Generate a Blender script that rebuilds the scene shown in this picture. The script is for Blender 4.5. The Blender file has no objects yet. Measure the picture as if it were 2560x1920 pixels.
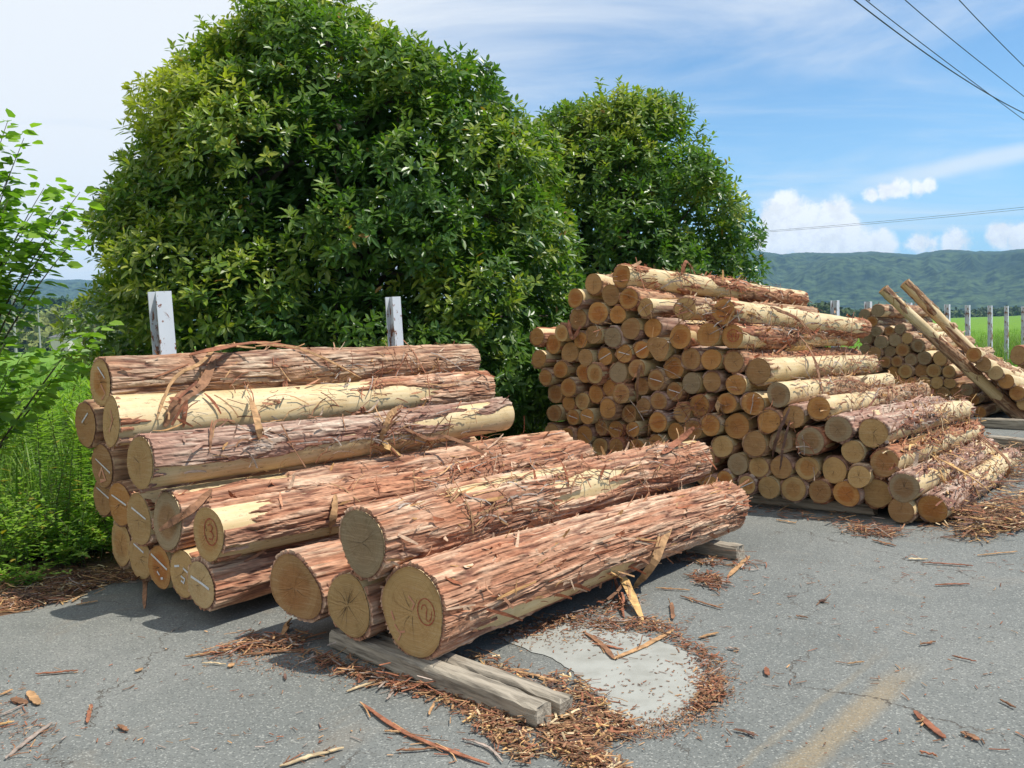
import bpy, math, random
import numpy as np
from mathutils import Matrix, Vector

# ------------------------------------------------------------------ camera, sky, sun, exposure
SC = bpy.context.scene
COL = SC.collection
FPX, CAMH = 2250.0, 1.65                      # focal length in photo pixels (2560 wide), eye height
PITCH, ROLL = math.atan(132 / FPX), math.atan(.0345)
cam_d = bpy.data.cameras.new('camera'); cam = bpy.data.objects.new('camera', cam_d); COL.objects.link(cam)
cam_d.sensor_width = 36; cam_d.lens = 36 * FPX / 2560; cam_d.clip_end = 20000; cam_d.clip_start = .05
cam.matrix_world = Matrix.Translation((0, 0, CAMH)) @ Matrix.Rotation(math.pi / 2 - PITCH, 4, 'X') @ Matrix.Rotation(-ROLL, 4, 'Z')
SC.camera = cam
SC.view_settings.view_transform = 'Standard'; SC.view_settings.look = 'None'
SC.view_settings.exposure = 0.12; SC.view_settings.gamma = 1; SC.view_settings.use_curve_mapping = False
SC.cycles.use_denoising = True
SC.cycles.max_bounces = 8; SC.cycles.diffuse_bounces = 3; SC.cycles.glossy_bounces = 2
SC.cycles.transmission_bounces = 3; SC.cycles.volume_bounces = 0
SC.cycles.sample_clamp_indirect = 6

SUN_AZ, SUN_EL = math.radians(98), math.radians(60)     # azimuth clockwise from +Y
SUN = Vector((math.sin(SUN_AZ) * math.cos(SUN_EL), math.cos(SUN_AZ) * math.cos(SUN_EL), math.sin(SUN_EL)))
sl = bpy.data.lights.new('sun', 'SUN'); sl.energy = 5.0; sl.angle = math.radians(.53); sl.color = (1, .95, .87)
so = bpy.data.objects.new('sun', sl); COL.objects.link(so); so.rotation_euler = SUN.to_track_quat('Z', 'Y').to_euler()
so.location = (12, -8, 30)


class NT:
    """tiny helper for node trees"""
    def __init__(s, tree): s.t = tree; s.n = tree.nodes; s.l = tree.links
    def new(s, typ, ins=None, **kw):
        nd = s.n.new(typ)
        for k, v in kw.items(): setattr(nd, k, v)
        for k, v in (ins or {}).items(): s.put(nd, k, v)
        return nd
    def put(s, nd, k, v):
        sock = nd.inputs[k]
        if hasattr(v, 'is_output'): s.l.new(v, sock)
        elif hasattr(v, 'outputs'): s.l.new(v.outputs[0], sock)
        else:
            if isinstance(v, (tuple, list)) and len(v) == 3 and sock.type == 'RGBA': v = (*v, 1)
            sock.default_value = v
    def math(s, op, a, b=0., c=0., clamp=False):
        return s.new('ShaderNodeMath', {0: a, 1: b, 2: c}, operation=op, use_clamp=clamp).outputs[0]
    def vmath(s, op, a, b=(0, 0, 0)):
        return s.new('ShaderNodeVectorMath', {0: a, 1: b}, operation=op)
    def mix(s, f, a, b, mode='MIX'):
        nd = s.n.new('ShaderNodeMix'); nd.data_type = 'RGBA'; nd.blend_type = mode
        s.put(nd, 0, f); s.put(nd, 6, a); s.put(nd, 7, b); return nd.outputs[2]
    def ramp(s, v, lo, hi, a=0., b=1., smooth=True):
        nd = s.n.new('ShaderNodeMapRange'); nd.interpolation_type = 'SMOOTHSTEP' if smooth else 'LINEAR'; nd.clamp = True
        s.put(nd, 0, v)
        for i, x in enumerate((lo, hi, a, b)): s.put(nd, i + 1, x)
        return nd.outputs[0]
    def noise(s, vec, scale, detail=4., rough=.55, dist=0.):
        return s.new('ShaderNodeTexNoise', {'Vector': vec, 'Scale': scale, 'Detail': detail, 'Roughness': rough, 'Distortion': dist})
    def mapping(s, vec, scale=(1, 1, 1), rot=(0, 0, 0), loc=(0, 0, 0)):
        return s.new('ShaderNodeMapping', {'Vector': vec, 'Location': loc, 'Rotation': rot, 'Scale': scale}).outputs[0]


def pray(x, y):                                # photo pixel (2560x1920) -> world direction
    u, v = (x - 1280) / FPX, -(y - 960) / FPX
    c, s = math.cos(ROLL), math.sin(ROLL)
    u, v = c * u + s * v, -s * u + c * v
    cp, sp = math.cos(PITCH), math.sin(PITCH)
    return np.array([u, cp + sp * v, -sp + cp * v])
EYE = np.array([0, 0, CAMH])
def gp(x, y, z=0.):
    r = pray(x, y); return EYE + r * (z - CAMH) / r[2]
def at(x, y, Y):
    r = pray(x, y); return EYE + r * (Y / r[1])

world = bpy.data.worlds.new('World'); SC.world = world; world.use_nodes = True
W = NT(world.node_tree); W.n.clear()
sky = W.new('ShaderNodeTexSky', sky_type='NISHITA', sun_disc=False, sun_elevation=SUN_EL, sun_rotation=SUN_AZ,
            altitude=600, air_density=1.0, dust_density=.6, ozone_density=1.6)
d = W.new('ShaderNodeTexCoord').outputs['Generated']
sx, sy, sz = W.new('ShaderNodeSeparateXYZ', {0: d}).outputs
zc = W.math('ADD', W.math('MAXIMUM', sz, 0.), .16)
pv = W.new('ShaderNodeCombineXYZ', {0: W.math('DIVIDE', sx, zc), 1: W.math('DIVIDE', sy, zc), 2: 0.}).outputs[0]
# thin high cloud, streaked across the sky
n1 = W.noise(W.mapping(pv, (.8, 1.9, 1), (0, 0, math.radians(35))), 1.0, 9, .6, .7).outputs[0]
n2 = W.noise(W.mapping(pv, (.35, .5, 1), loc=(3.1, 1.7, 0)), 1.0, 5, .5, .3).outputs[0]
side = W.ramp(sx, .40, -.50, 0., .50)                       # the veil thickens towards the west
cir = W.ramp(W.math('ADD', W.math('ADD', W.math('MULTIPLY', n1, .95), W.math('MULTIPLY', n2, .55)), side), .70, 1.18, 0., .95)
horiz = W.ramp(sz, .30, .0, 0., .50)                        # pale air over the horizon
# one long streak and heaped cloud low in the east
e0, e1 = pray(2030, 492), pray(2600, 372)
def unit(v): v = np.array(v, float); return v / np.linalg.norm(v)
pl = unit(np.cross(unit(e0), unit(e1)))
wob = W.noise(d, 7., 4, .6).outputs[0]
ds = W.math('ADD', W.vmath('DOT_PRODUCT', d, tuple(pl)).outputs['Value'], W.math('MULTIPLY', W.math('SUBTRACT', wob, .5), .012))
streak = W.math('MULTIPLY', W.ramp(W.math('ABSOLUTE', ds), .013, .002, 0., .62), W.ramp(sx, .28, .45))
cum = None
cn = W.noise(d, 26., 9, .66).outputs[0]
cn2 = W.noise(W.vmath('ADD', d, (.008, .0, .012)).outputs[0], 26., 9, .66).outputs[0]
for (px, py, rr) in [(1935, 560, .022), (1975, 548, .024), (2010, 565, .022), (2085, 548, .022), (2110, 572, .022), (2050, 590, .022), (1960, 600, .026),
                     (2120, 605, .024), (2180, 488, .008), (2212, 480, .010), (2236, 474, .010), (2262, 472, .008), (2296, 468, .009), (2318, 462, .007), (1900, 610, .026),
                     (2500, 588, .012), (2545, 594, .012), (2200, 612, .020), (2300, 606, .016), (2390, 606, .014), (2010, 612, .024)]:
    c = unit(pray(px, py))
    dist = W.vmath('DISTANCE', d, tuple(c)).outputs['Value']
    f = W.math('DIVIDE', dist, rr)
    cum = f if cum is None else W.math('SMOOTH_MIN', cum, f, .25)
cedge = W.math('ADD', cum, W.math('MULTIPLY', W.math('SUBTRACT', cn, .5), 3.4))
cmask = W.ramp(cedge, 1.25, .55, 0., .92)
shade = W.ramp(W.math('SUBTRACT', cn2, cn), -.10, .10, .86, 1.0)
skyc = W.mix(1.0, W.mix(horiz, sky, (4.0, 5.4, 6.9)), (.78, 1.06, 1.19), 'MULTIPLY')
skyc = W.mix(cir, skyc, (6.9, 7.15, 7.4))
skyc = W.mix(streak, skyc, (7.0, 7.3, 7.5))
ccol = W.mix(shade, (0, 0, 0), (8.6, 8.6, 8.6))
skyc = W.mix(cmask, skyc, ccol)
bg = W.new('ShaderNodeBackground', {'Color': skyc, 'Strength': .13})
W.new('ShaderNodeOutputWorld', {0: bg})

# ------------------------------------------------------------------ helpers
def obj(name, me, mat=None, parent=None, mats=None):
    o = bpy.data.objects.new(name, me); COL.objects.link(o)
    if parent is not None: o.parent = parent
    for m in (mats or ([mat] if mat else [])):
        if len(me.materials) < len(mats or [1]): me.materials.append(m)
    return o
def tag(o, label=None, cat=None, group=None, kind=None):
    if label: o['label'] = label
    if cat: o['category'] = cat
    if group: o['group'] = group
    if kind: o['kind'] = kind
    return o
def empty(name, loc, mat=None):
    o = bpy.data.objects.new(name, None); COL.objects.link(o); o.empty_display_size = .1
    if mat is not None: o.matrix_world = mat
    else: o.location = loc
    return o
def mesh(name, V, F, col=None, smooth=False, mi=None):
    """V (n,3); F (m,k) array or list of lists; col (n,3) point colours"""
    me = bpy.data.meshes.new(name)
    V = np.asarray(V, np.float32)
    if isinstance(F, np.ndarray):
        m, k = F.shape
        me.vertices.add(len(V)); me.vertices.foreach_set('co', V.ravel())
        me.loops.add(m * k); me.loops.foreach_set('vertex_index', F.astype(np.int32).ravel())
        me.polygons.add(m); me.polygons.foreach_set('loop_start', np.arange(0, m * k, k, dtype=np.int32))
        me.polygons.foreach_set('loop_total', np.full(m, k, np.int32))
        me.update(calc_edges=True)
    else:
        me.from_pydata(V.tolist(), [], F)
    if col is not None:
        a = me.color_attributes.new('Col', 'FLOAT_COLOR', 'POINT')
        c = np.ones((len(V), 4), np.float32); c[:, :3] = col
        a.data.foreach_set('color', c.ravel())
    me.polygons.foreach_set('use_smooth', np.full(len(me.polygons), smooth))
    if mi is not None: me.polygons.foreach_set('material_index', np.asarray(mi, np.int32))
    me.validate(); me.update()
    return me
class MB:
    """collects boxes, tubes and strips into one mesh"""
    def __init__(s): s.v = []; s.f = []; s.c = []; s.k = 0
    def add(s, V, F, col=(1, 1, 1)):
        V = np.asarray(V, float); s.v.append(V); s.f += [[i + s.k for i in f] for f in F]; s.k += len(V)
        s.c.append(np.broadcast_to(np.asarray(col, float), (len(V), 3)))
    def box(s, lo, hi, col=(1, 1, 1), M=None):
        x0, y0, z0 = lo; x1, y1, z1 = hi
        V = np.array([[x, y, z] for z in (z0, z1) for (x, y) in ((x0, y0), (x1, y0), (x1, y1), (x0, y1))], float)
        if M is not None: V = np.array([M @ Vector(v) for v in V])
        s.add(V, [[3, 2, 1, 0], [4, 5, 6, 7], [0, 1, 5, 4], [1, 2, 6, 5], [2, 3, 7, 6], [3, 0, 4, 7]], col)
    def tube(s, P, R, n=6, col=(1, 1, 1), cap=True):
        P = np.asarray(P, float); m = len(P); R = np.broadcast_to(R, (m,))
        V = []
        for i in range(m):
            t = P[min(i + 1, m - 1)] - P[max(i - 1, 0)]; t = t / (np.linalg.norm(t) + 1e-9)
            a = np.cross(t, (0, 0, 1)) if abs(t[2]) < .9 else np.cross(t, (1, 0, 0)); a /= np.linalg.norm(a); b = np.cross(a, t)
            for k in range(n):
                th = 2 * math.pi * k / n; V.append(P[i] + R[i] * (a * math.cos(th) + b * math.sin(th)))
        F = [[i * n + k, i * n + (k + 1) % n, (i + 1) * n + (k + 1) % n, (i + 1) * n + k] for i in range(m - 1) for k in range(n)]
        if cap: F += [list(range(n - 1, -1, -1)), [(m - 1) * n + k for k in range(n)]]
        s.add(V, F, col)
    def ribbon(s, P, wdt, N, thick=.004, col=(1, 1, 1)):
        """solid strip along P, flat side facing N; wdt scalar or per point"""
        P = np.asarray(P, float); m = len(P); wdt = np.broadcast_to(wdt, (m,)); N = np.broadcast_to(np.asarray(N, float), (m, 3))
        V = []
        for i in range(m):
            t = P[min(i + 1, m - 1)] - P[max(i - 1, 0)]; t = t / (np.linalg.norm(t) + 1e-9)
            b = np.cross(N[i], t); b /= (np.linalg.norm(b) + 1e-9); n = np.cross(t, b)
            for sgn, up in ((-1, 0), (1, 0), (1, 1), (-1, 1)): V.append(P[i] + b * sgn * wdt[i] / 2 + n * thick * up)
        F = [[i * 4 + k, i * 4 + (k + 1) % 4, i * 4 + 4 + (k + 1) % 4, i * 4 + 4 + k] for i in range(m - 1) for k in range(4)]
        F += [[3, 2, 1, 0], [(m - 1) * 4 + k for k in range(4)]]
        s.add(V, F, col)
    def me(s, name, smooth=False):
        return mesh(name, np.concatenate(s.v), s.f, np.concatenate(s.c), smooth)

def lat(rng, ku, kv): return rng.random((max(2, int(ku)), max(2, int(kv) + 2)))
def samp(L, U, V):
    """periodic in U (0..1), smooth value noise"""
    ku, kv = L.shape
    u = (U % 1.0) * ku; v = np.clip(V, 0, .9999) * (kv - 2)
    iu = np.floor(u).astype(int); iv = np.floor(v).astype(int); fu = u - iu; fv = v - iv
    fu = fu * fu * (3 - 2 * fu); fv = fv * fv * (3 - 2 * fv)
    i0, i1 = iu % ku, (iu + 1) % ku
    return (L[i0, iv] * (1 - fu) + L[i1, iv] * fu) * (1 - fv) + (L[i0, iv + 1] * (1 - fu) + L[i1, iv + 1] * fu) * fv
def sst(x, a, b):
    t = np.clip((x - a) / (b - a), 0, 1); return t * t * (3 - 2 * t)

# ------------------------------------------------------------------ materials
def material(name):
    m = bpy.data.materials.new(name); m.use_nodes = True
    t = NT(m.node_tree); t.n.clear()
    b = t.new('ShaderNodeBsdfPrincipled'); o = t.new('ShaderNodeOutputMaterial', {0: b})
    return m, t, b, o
def oc(t): return t.new('ShaderNodeTexCoord').outputs['Object']

def mat_bark():
    m, t, b, o = material('bark')
    c = t.new('ShaderNodeAttribute', attribute_name='Col').outputs['Color']; p = oc(t)
    f = t.noise(t.mapping(p, (5, 90, 90)), 1., 5, .65).outputs[0]
    g = t.noise(t.mapping(p, (14, 30, 30)), 1., 4, .6).outputs[0]
    k = t.math('MULTIPLY', t.ramp(f, .25, .75, .62, 1.28), t.ramp(g, .3, .75, .85, 1.12))
    cc = t.new('ShaderNodeCombineColor', {0: k, 1: k, 2: k}).outputs[0]
    t.put(b, 'Base Color', t.mix(1., c, cc, 'MULTIPLY')); t.put(b, 'Roughness', .88); t.put(b, 'Specular IOR Level', .25)
    t.put(b, 'Normal', t.new('ShaderNodeBump', {'Height': f, 'Strength': .5, 'Distance': .006}))
    return m
def mat_wood():
    m, t, b, o = material('bare_sapwood'); p = oc(t)
    f = t.noise(t.mapping(p, (1.6, 45, 45)), 1., 5, .6).outputs[0]
    g = t.noise(p, 4., 4, .6).outputs[0]
    sp = t.noise(t.mapping(p, (18, 70, 70)), 1., 3, .7).outputs[0]
    c = t.mix(t.ramp(f, .3, .7), (.60, .44, .215), (.70, .55, .32))
    c = t.mix(t.ramp(g, .45, .70, 0, .5), c, (.52, .345, .145)); q2 = t.noise(p, 11., 6, .75).outputs[0]; c = t.mix(t.ramp(q2, .55, .72, 0, .7), c, (.33, .26, .15))
    c = t.mix(t.ramp(sp, .60, .70, 0, .85), c, (.15, .085, .04))
    t.put(b, 'Base Color', c); t.put(b, 'Roughness', .6)
    t.put(b, 'Normal', t.new('ShaderNodeBump', {'Height': f, 'Strength': .25, 'Distance': .004}))
    return m
def mat_cut():
    m, t, b, o = material('sawn_log_end'); p = oc(t)
    oi = t.new('ShaderNodeObjectInfo'); R = oi.outputs['Alpha']; tint = oi.outputs['Color']; rnd = oi.outputs['Random']
    sh = t.math('MULTIPLY', rnd, 37.)
    q = t.vmath('MULTIPLY', p, (0, 1, 1)).outputs[0]
    q4 = t.vmath('ADD', q, t.new('ShaderNodeCombineXYZ', {0: sh, 1: 0., 2: 0.}).outputs[0]).outputs[0]
    w = t.noise(q4, 9., 3, .5).outputs[0]
    rr = t.vmath('LENGTH', q).outputs['Value']
    rw = t.math('ADD', rr, t.math('MULTIPLY', t.math('SUBTRACT', w, .5), .05))
    ring = t.math('SINE', t.math('MULTIPLY', rw, 620.))
    ring2 = t.math('SINE', t.math('MULTIPLY', rw, 225.))
    rel = t.math('DIVIDE', rw, R)
    blot = t.noise(q4, 14., 5, .65).outputs[0]
    saw = t.noise(t.mapping(q4, (1, 6, 130), (math.radians(25), 0, 0)), 1., 3, .6).outputs[0]
    c = t.mix(t.math('MULTIPLY', t.ramp(rel, .80, .52), t.ramp(rnd, .2, .9, .1, .85)), tint, t.mix(1., tint, (.86, .60, .40), 'MULTIPLY'))
    c = t.mix(t.ramp(t.noise(q4, 5., 3, .6).outputs[0], .52, .66, 0, .5), c, t.mix(1., c, (.70, .70, .68), 'MULTIPLY'))
    c = t.mix(t.ramp(ring, .1, 1., 0, .22), c, t.mix(1., c, (.62, .5, .38), 'MULTIPLY'))
    c = t.mix(t.ramp(ring2, .5, 1., 0, .16), c, t.mix(1., c, (.6, .48, .36), 'MULTIPLY'))
    c = t.mix(t.ramp(blot, .52, .75, 0, .55), c, t.mix(1., c, (.66, .55, .42), 'MULTIPLY'))
    c = t.mix(t.ramp(saw, .45, .8, 0, .22), c, (.62, .48, .30))
    c = t.mix(t.ramp(rel, .93, 1.02, 0, .4), c, t.mix(1., c, (.62, .48, .38), 'MULTIPLY'))
    t.put(b, 'Base Color', c); t.put(b, 'Roughness', .8); t.put(b, 'Specular IOR Level', .3)
    t.put(b, 'Normal', t.new('ShaderNodeBump', {'Height': t.math('ADD', saw, t.math('MULTIPLY', blot, .6)), 'Strength': .35, 'Distance': .004}))
    return m
def mat_plain(name, col, rough=.8, nscale=8., amt=.3, stretch=(1, 1, 1), bump=.2, col2=None, bdist=.005, vcol=False):
    m, t, b, o = material(name); p = t.mapping(oc(t), stretch)
    f = t.noise(p, nscale, 6, .62).outputs[0]
    c2 = col2 or tuple(x * .45 for x in col)
    base = t.new('ShaderNodeAttribute', attribute_name='Col').outputs['Color'] if vcol else None
    if base is not None:
        k = t.ramp(f, .3, .7, 1 - amt, 1 + amt)
        c = t.mix(1., base, t.new('ShaderNodeCombineColor', {0: k, 1: k, 2: k}).outputs[0], 'MULTIPLY')
    else: c = t.mix(t.ramp(f, .35, .75, 0, amt), col, c2)
    t.put(b, 'Base Color', c); t.put(b, 'Roughness', rough); t.put(b, 'Specular IOR Level', .3)
    if bump: t.put(b, 'Normal', t.new('ShaderNodeBump', {'Height': f, 'Strength': bump, 'Distance': bdist}))
    return m
def mat_leaf(name, rough=.33, spec=.5, trans=.35, tcol=(1.25, 1.5, .5)):
    m, t, b, o = material(name)
    c = t.new('ShaderNodeAttribute', attribute_name='Col').outputs['Color']
    t.put(b, 'Base Color', c); t.put(b, 'Roughness', rough); t.put(b, 'Specular IOR Level', spec)
    tr = t.new('ShaderNodeBsdfTranslucent', {'Color': t.mix(1., c, tcol, 'MULTIPLY')})
    mx = t.new('ShaderNodeMixShader', {0: trans, 1: b, 2: tr}); t.put(o, 0, mx)
    return m
def mat_asphalt():
    m, t, b, o = material('worn_asphalt'); p = oc(t)
    ag = t.new('ShaderNodeTexVoronoi', {'Vector': p, 'Scale': 150.}, feature='F1')
    agc = t.new('ShaderNodeSeparateColor', {0: ag.outputs['Color']}).outputs[0]
    fine = t.noise(p, 160., 3, .7).outputs[0]
    big = t.noise(p, .55, 5, .6).outputs[0]; mid = t.noise(p, 2.4, 5, .6, .5).outputs[0]
    sand = t.noise(p, 1.1, 6, .7, .8).outputs[0]
    c = t.mix(t.ramp(big, .35, .7), (.150, .157, .143), (.195, .197, .177))
    c = t.mix(t.ramp(mid, .45, .75, 0, .55), c, (.128, .133, .121))
    c = t.mix(t.ramp(agc, .84, .99, 0, .75), c, (.35, .35, .31))
    c = t.mix(t.ramp(agc, .22, .05, 0, .75), c, (.085, .088, .082))
    c = t.mix(t.ramp(fine, .55, .75, 0, .4), c, (.235, .235, .21))
    c = t.mix(t.ramp(sand, .54, .74, 0, .42), c, (.245, .19, .13))
    # rubbed ochre streak left by dragged timber
    x, y, z = t.new('ShaderNodeSeparateXYZ', {0: p}).outputs
    a, e = gp(2000, 1915), gp(2300, 1650)
    for (off, wd, st) in ((0., .10, .5), (-.17, .03, .2)):
        dx, dy = e[0] - a[0], e[1] - a[1]; L = math.hypot(dx, dy); nx, ny = dy / L, -dx / L
        s = t.math('ADD', t.math('MULTIPLY', t.math('SUBTRACT', x, float(a[0])), nx), t.math('MULTIPLY', t.math('SUBTRACT', y, float(a[1])), ny))
        al = t.math('ADD', t.math('MULTIPLY', t.math('SUBTRACT', x, float(a[0])), dx / L), t.math('MULTIPLY', t.math('SUBTRACT', y, float(a[1])), dy / L))
        s = t.math('ABSOLUTE', t.math('ADD', t.math('SUBTRACT', s, off), t.math('MULTIPLY', t.math('SUBTRACT', mid, .5), .08)))
        k = t.math('MULTIPLY', t.ramp(s, wd, wd * .15), t.math('MULTIPLY', t.ramp(al, L * 1.05, L * .55), t.ramp(fine, .3, .62, .25, 1.)))
        k = t.math('MULTIPLY', k, t.ramp(al, -2.5, -.6)); k = t.math('MULTIPLY', k, st)
        c = t.mix(k, c, (.36, .245, .105))
    # cracks
    pw = t.vmath('ADD', p, t.vmath('MULTIPLY', t.vmath('SUBTRACT', t.noise(p, 3.5, 5, .65).outputs['Color'], (.5, .5, .5)).outputs[0], (.5, .5, 0)).outputs[0]).outputs[0]
    vo = t.new('ShaderNodeTexVoronoi', {'Vector': t.mapping(pw, (1, .62, 1), (0, 0, .5)), 'Scale': .62}, feature='DISTANCE_TO_EDGE')
    gate = t.ramp(t.noise(p, .8, 2, .5).outputs[0], .48, .58)
    ck = t.math('MULTIPLY', t.ramp(vo.outputs['Distance'], .0042, .001), gate)
    c = t.mix(t.math('MULTIPLY', ck, .85), c, (.075, .06, .045))
    t.put(b, 'Base Color', c); t.put(b, 'Roughness', .85); t.put(b, 'Specular IOR Level', .35)
    h = t.math('SUBTRACT', t.math('ADD', t.math('MULTIPLY', fine, .5), agc), t.math('MULTIPLY', ck, 3.))
    t.put(b, 'Normal', t.new('ShaderNodeBump', {'Height': h, 'Strength': .55, 'Distance': .004}))
    return m
def mat_steel():
    m, t, b, o = material('painted_steel'); p = oc(t)
    f = t.noise(t.mapping(p, (1, 1, .45)), 11., 6, .7, .4).outputs[0]; g = t.noise(p, 2.3, 3, .5).outputs[0]
    rust = t.math('MULTIPLY', t.ramp(f, .52, .55), t.ramp(g, .42, .50))
    r2 = t.noise(p, 60., 4, .7).outputs[0]
    c = t.mix(t.ramp(g, .3, .7), (.52, .55, .58), (.64, .66, .68))
    c = t.mix(rust, c, t.mix(r2, (.10, .035, .015), (.33, .13, .06)))
    t.put(b, 'Base Color', c); t.put(b, 'Roughness', .5)
    t.put(b, 'Normal', t.new('ShaderNodeBump', {'Height': rust, 'Strength': .4, 'Distance': .002}))
    return m
def mat_forest(name, c1, c2, sc, c3=None):
    m, t, b, o = material(name); p = oc(t)
    f = t.noise(p, sc, 6, .7).outputs[0]; g = t.noise(p, sc * .12, 5, .6).outputs[0]
    c = t.mix(t.ramp(f, .35, .65), c1, c2)
    c = t.mix(t.ramp(g, .5, .7, 0, .6), c, c3 or c2)
    t.put(b, 'Base Color', c); t.put(b, 'Roughness', .9); t.put(b, 'Specular IOR Level', .1)
    return m

M = dict(bark=mat_bark(), wood=mat_wood(), cut=mat_cut(), asphalt=mat_asphalt(), steel=mat_steel())
M['crack'] = mat_plain('drying_crack', (.06, .04, .025), .9, 30, .2, bump=0)
M['chalk'] = mat_plain('white_chalk', (.62, .62, .62), .9, 60, .5, bump=0, col2=(.4, .34, .25))
M['crayon'] = mat_plain('red_crayon', (.30, .035, .02), .7, 70, .5, bump=0, col2=(.4, .2, .1))
M['palecrayon'] = mat_plain('faded_red_chalk', (.50, .20, .13), .9, 45, .9, bump=0, col2=(.5, .34, .17))
M['strip'] = mat_plain('bark_strip', (.3, .2, .1), .85, 1., .38, (20, 20, 20), .3, vcol=True)
M['timber'] = mat_plain('weathered_timber', (.39, .335, .255), .85, 1., .95, (3, 45, 45), .8, col2=(.085, .07, .052), bdist=.008)
M['concrete'] = mat_plain('concrete', (.35, .35, .31), .9, 6, .7, bump=.5, col2=(.23, .225, .19), bdist=.004)
M['soil'] = mat_plain('bark_soil', (.17, .095, .05), .95, 18, .8, bump=1., col2=(.06, .032, .018), bdist=.02)
M['leaf'] = mat_leaf('evergreen_leaf', .36, .45, .38)
M['mleaf'] = mat_leaf('soft_leaf', .45, .4, .45)
M['rice'] = mat_leaf('rice_blade', .5, .3, .4)
M['branch'] = mat_plain('tree_bark', (.10, .075, .055), .9, 14, .6, (1, 1, .3), .5)
M['field'] = mat_forest('rice_field', (.10, .20, .022), (.165, .29, .032), 2.2, (.12, .235, .03))
M['hill'] = mat_forest('forested_slope', (.002, .010, .006), (.075, .115, .040), .06, (.008, .020, .010))
M['fargreen'] = mat_plain('woodland_leaf', (.1, .1, .1), .8, .8, .45, bump=0, vcol=True)
M['wire'] = mat_plain('cable', (.025, .03, .035), .6, 10, .2, bump=0)
M['pole'] = mat_plain('concrete_pole', (.36, .35, .32), .8, 3, .3)
M['wall'] = mat_plain('house_wall', (.62, .57, .48), .8, 2, .15)
M['white'] = mat_plain('white_wall', (.75, .76, .76), .7, 2, .15)
M['greywall'] = mat_plain('grey_wall', (.33, .36, .38), .8, 2, .2)
M['roof'] = mat_plain('grey_tile_roof', (.16, .155, .16), .7, 1., .4, (2, 2, 8))
M['glass'] = mat_plain('dark_glass', (.03, .04, .05), .15, 1., .1, bump=0)
M['sign'] = mat_plain('sign_glyph', (.04, .07, .12), .6, 5, .1, bump=0)
M['redpaint'] = mat_plain('red_paint', (.16, .03, .02), .6, 8, .3)
M['greenhouse'] = mat_plain('pale_roof', (.55, .65, .70), .5, 2, .1)

def flat(name, pts, z, mat, n=None):
    me = mesh(name, [(p[0], p[1], z) for p in pts], [list(range(len(pts)))]); return tag(obj(name, me, mat), kind='structure')

# ------------------------------------------------------------------ the setting
R0 = random.Random(5); NR = np.random.default_rng(11)
AZ = math.radians(40.5); AX = np.array([math.sin(AZ), math.cos(AZ), 0]); PL = np.array([-AX[1], AX[0], 0])   # yard axis, and its left
ORG = np.array([-2.75, 6.55, 0])
def st(s, t): p = ORG + AX * s + PL * t; return (p[0], p[1])
def t_of(x, y): return (x - ORG[0]) * PL[0] + (y - ORG[1]) * PL[1]
def s_of(x, y): return (x - ORG[0]) * AX[0] + (y - ORG[1]) * AX[1]

flat('ground', [(-9000, -400), (9000, -400), (9000, 9000), (-9000, 9000)], -.05, M['field'])
edge = [gp(-500, 1610), gp(0, 1542), gp(60, 1530), gp(120, 1512), gp(180, 1500), gp(230, 1478)]
flat('soil_verge', [(-30, -6), (-3.0, -6), (-2.2, 6.5)] + [st(s, .3) for s in (2, 60)] + [st(60, 7), st(-30, 9)], .0, M['soil'])
yard = [(60, -8), (60, 70)] + [st(46, -.6), st(12, -.5), st(4, -.1), st(.6, .1)] + [(p[0], p[1]) for p in edge[::-1]] + [(-9, -8)]
flat('asphalt_yard', yard, .004, M['asphalt'])
# a cast concrete patch in the asphalt, its rim worn
cp = [(1250, 1600), (1330, 1571), (1420, 1560), (1520, 1565), (1610, 1590), (1700, 1625), (1752, 1650), (1770, 1690), (1771, 1735), (1745, 1775), (1690, 1806), (1620, 1825), (1565, 1820), (1530, 1790), (1490, 1740), (1440, 1690), (1380, 1650)]
pts = [gp(*p) for p in cp]
fine = []
for i in range(len(pts)):
    a, b = pts[i], pts[(i + 1) % len(pts)]
    for k in range(6):
        q = a + (b - a) * k / 6; fine.append((q[0] + R0.uniform(-.012, .012), q[1] + R0.uniform(-.012, .012)))
flat('concrete_patch', fine, .008, M['concrete'])

# rice field behind the yard
def in_field(x, y):
    t, s = t_of(x, y), s_of(x, y)
    return np.where(s > 12, t > 1.3, t > 6.5 - np.clip((s + 2) * .1, 0, 1.2))
na, nr = 280, 110
az = np.radians(np.linspace(-50, 50, na)); rho = np.geomspace(10, 1000, nr)
A, Rr = np.meshgrid(az, rho, indexing='ij'); X, Y = np.sin(A) * Rr, np.cos(A) * Rr
Z = .47 + .05 * np.sin((X * AX[0] + Y * AX[1]) * 21) + NR.normal(0, .05, X.shape)
idx = np.arange(na * nr).reshape(na, nr)
F = np.stack([idx[:-1, :-1], idx[1:, :-1], idx[1:, 1:], idx[:-1, 1:]], -1).reshape(-1, 4)
keep = (in_field(X, Y).ravel()[F]).all(1)
tag(obj('rice_field', mesh('rice_field', np.stack([X, Y, Z], -1).reshape(-1, 3), F[keep], smooth=True), M['field']), kind='structure')

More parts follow.
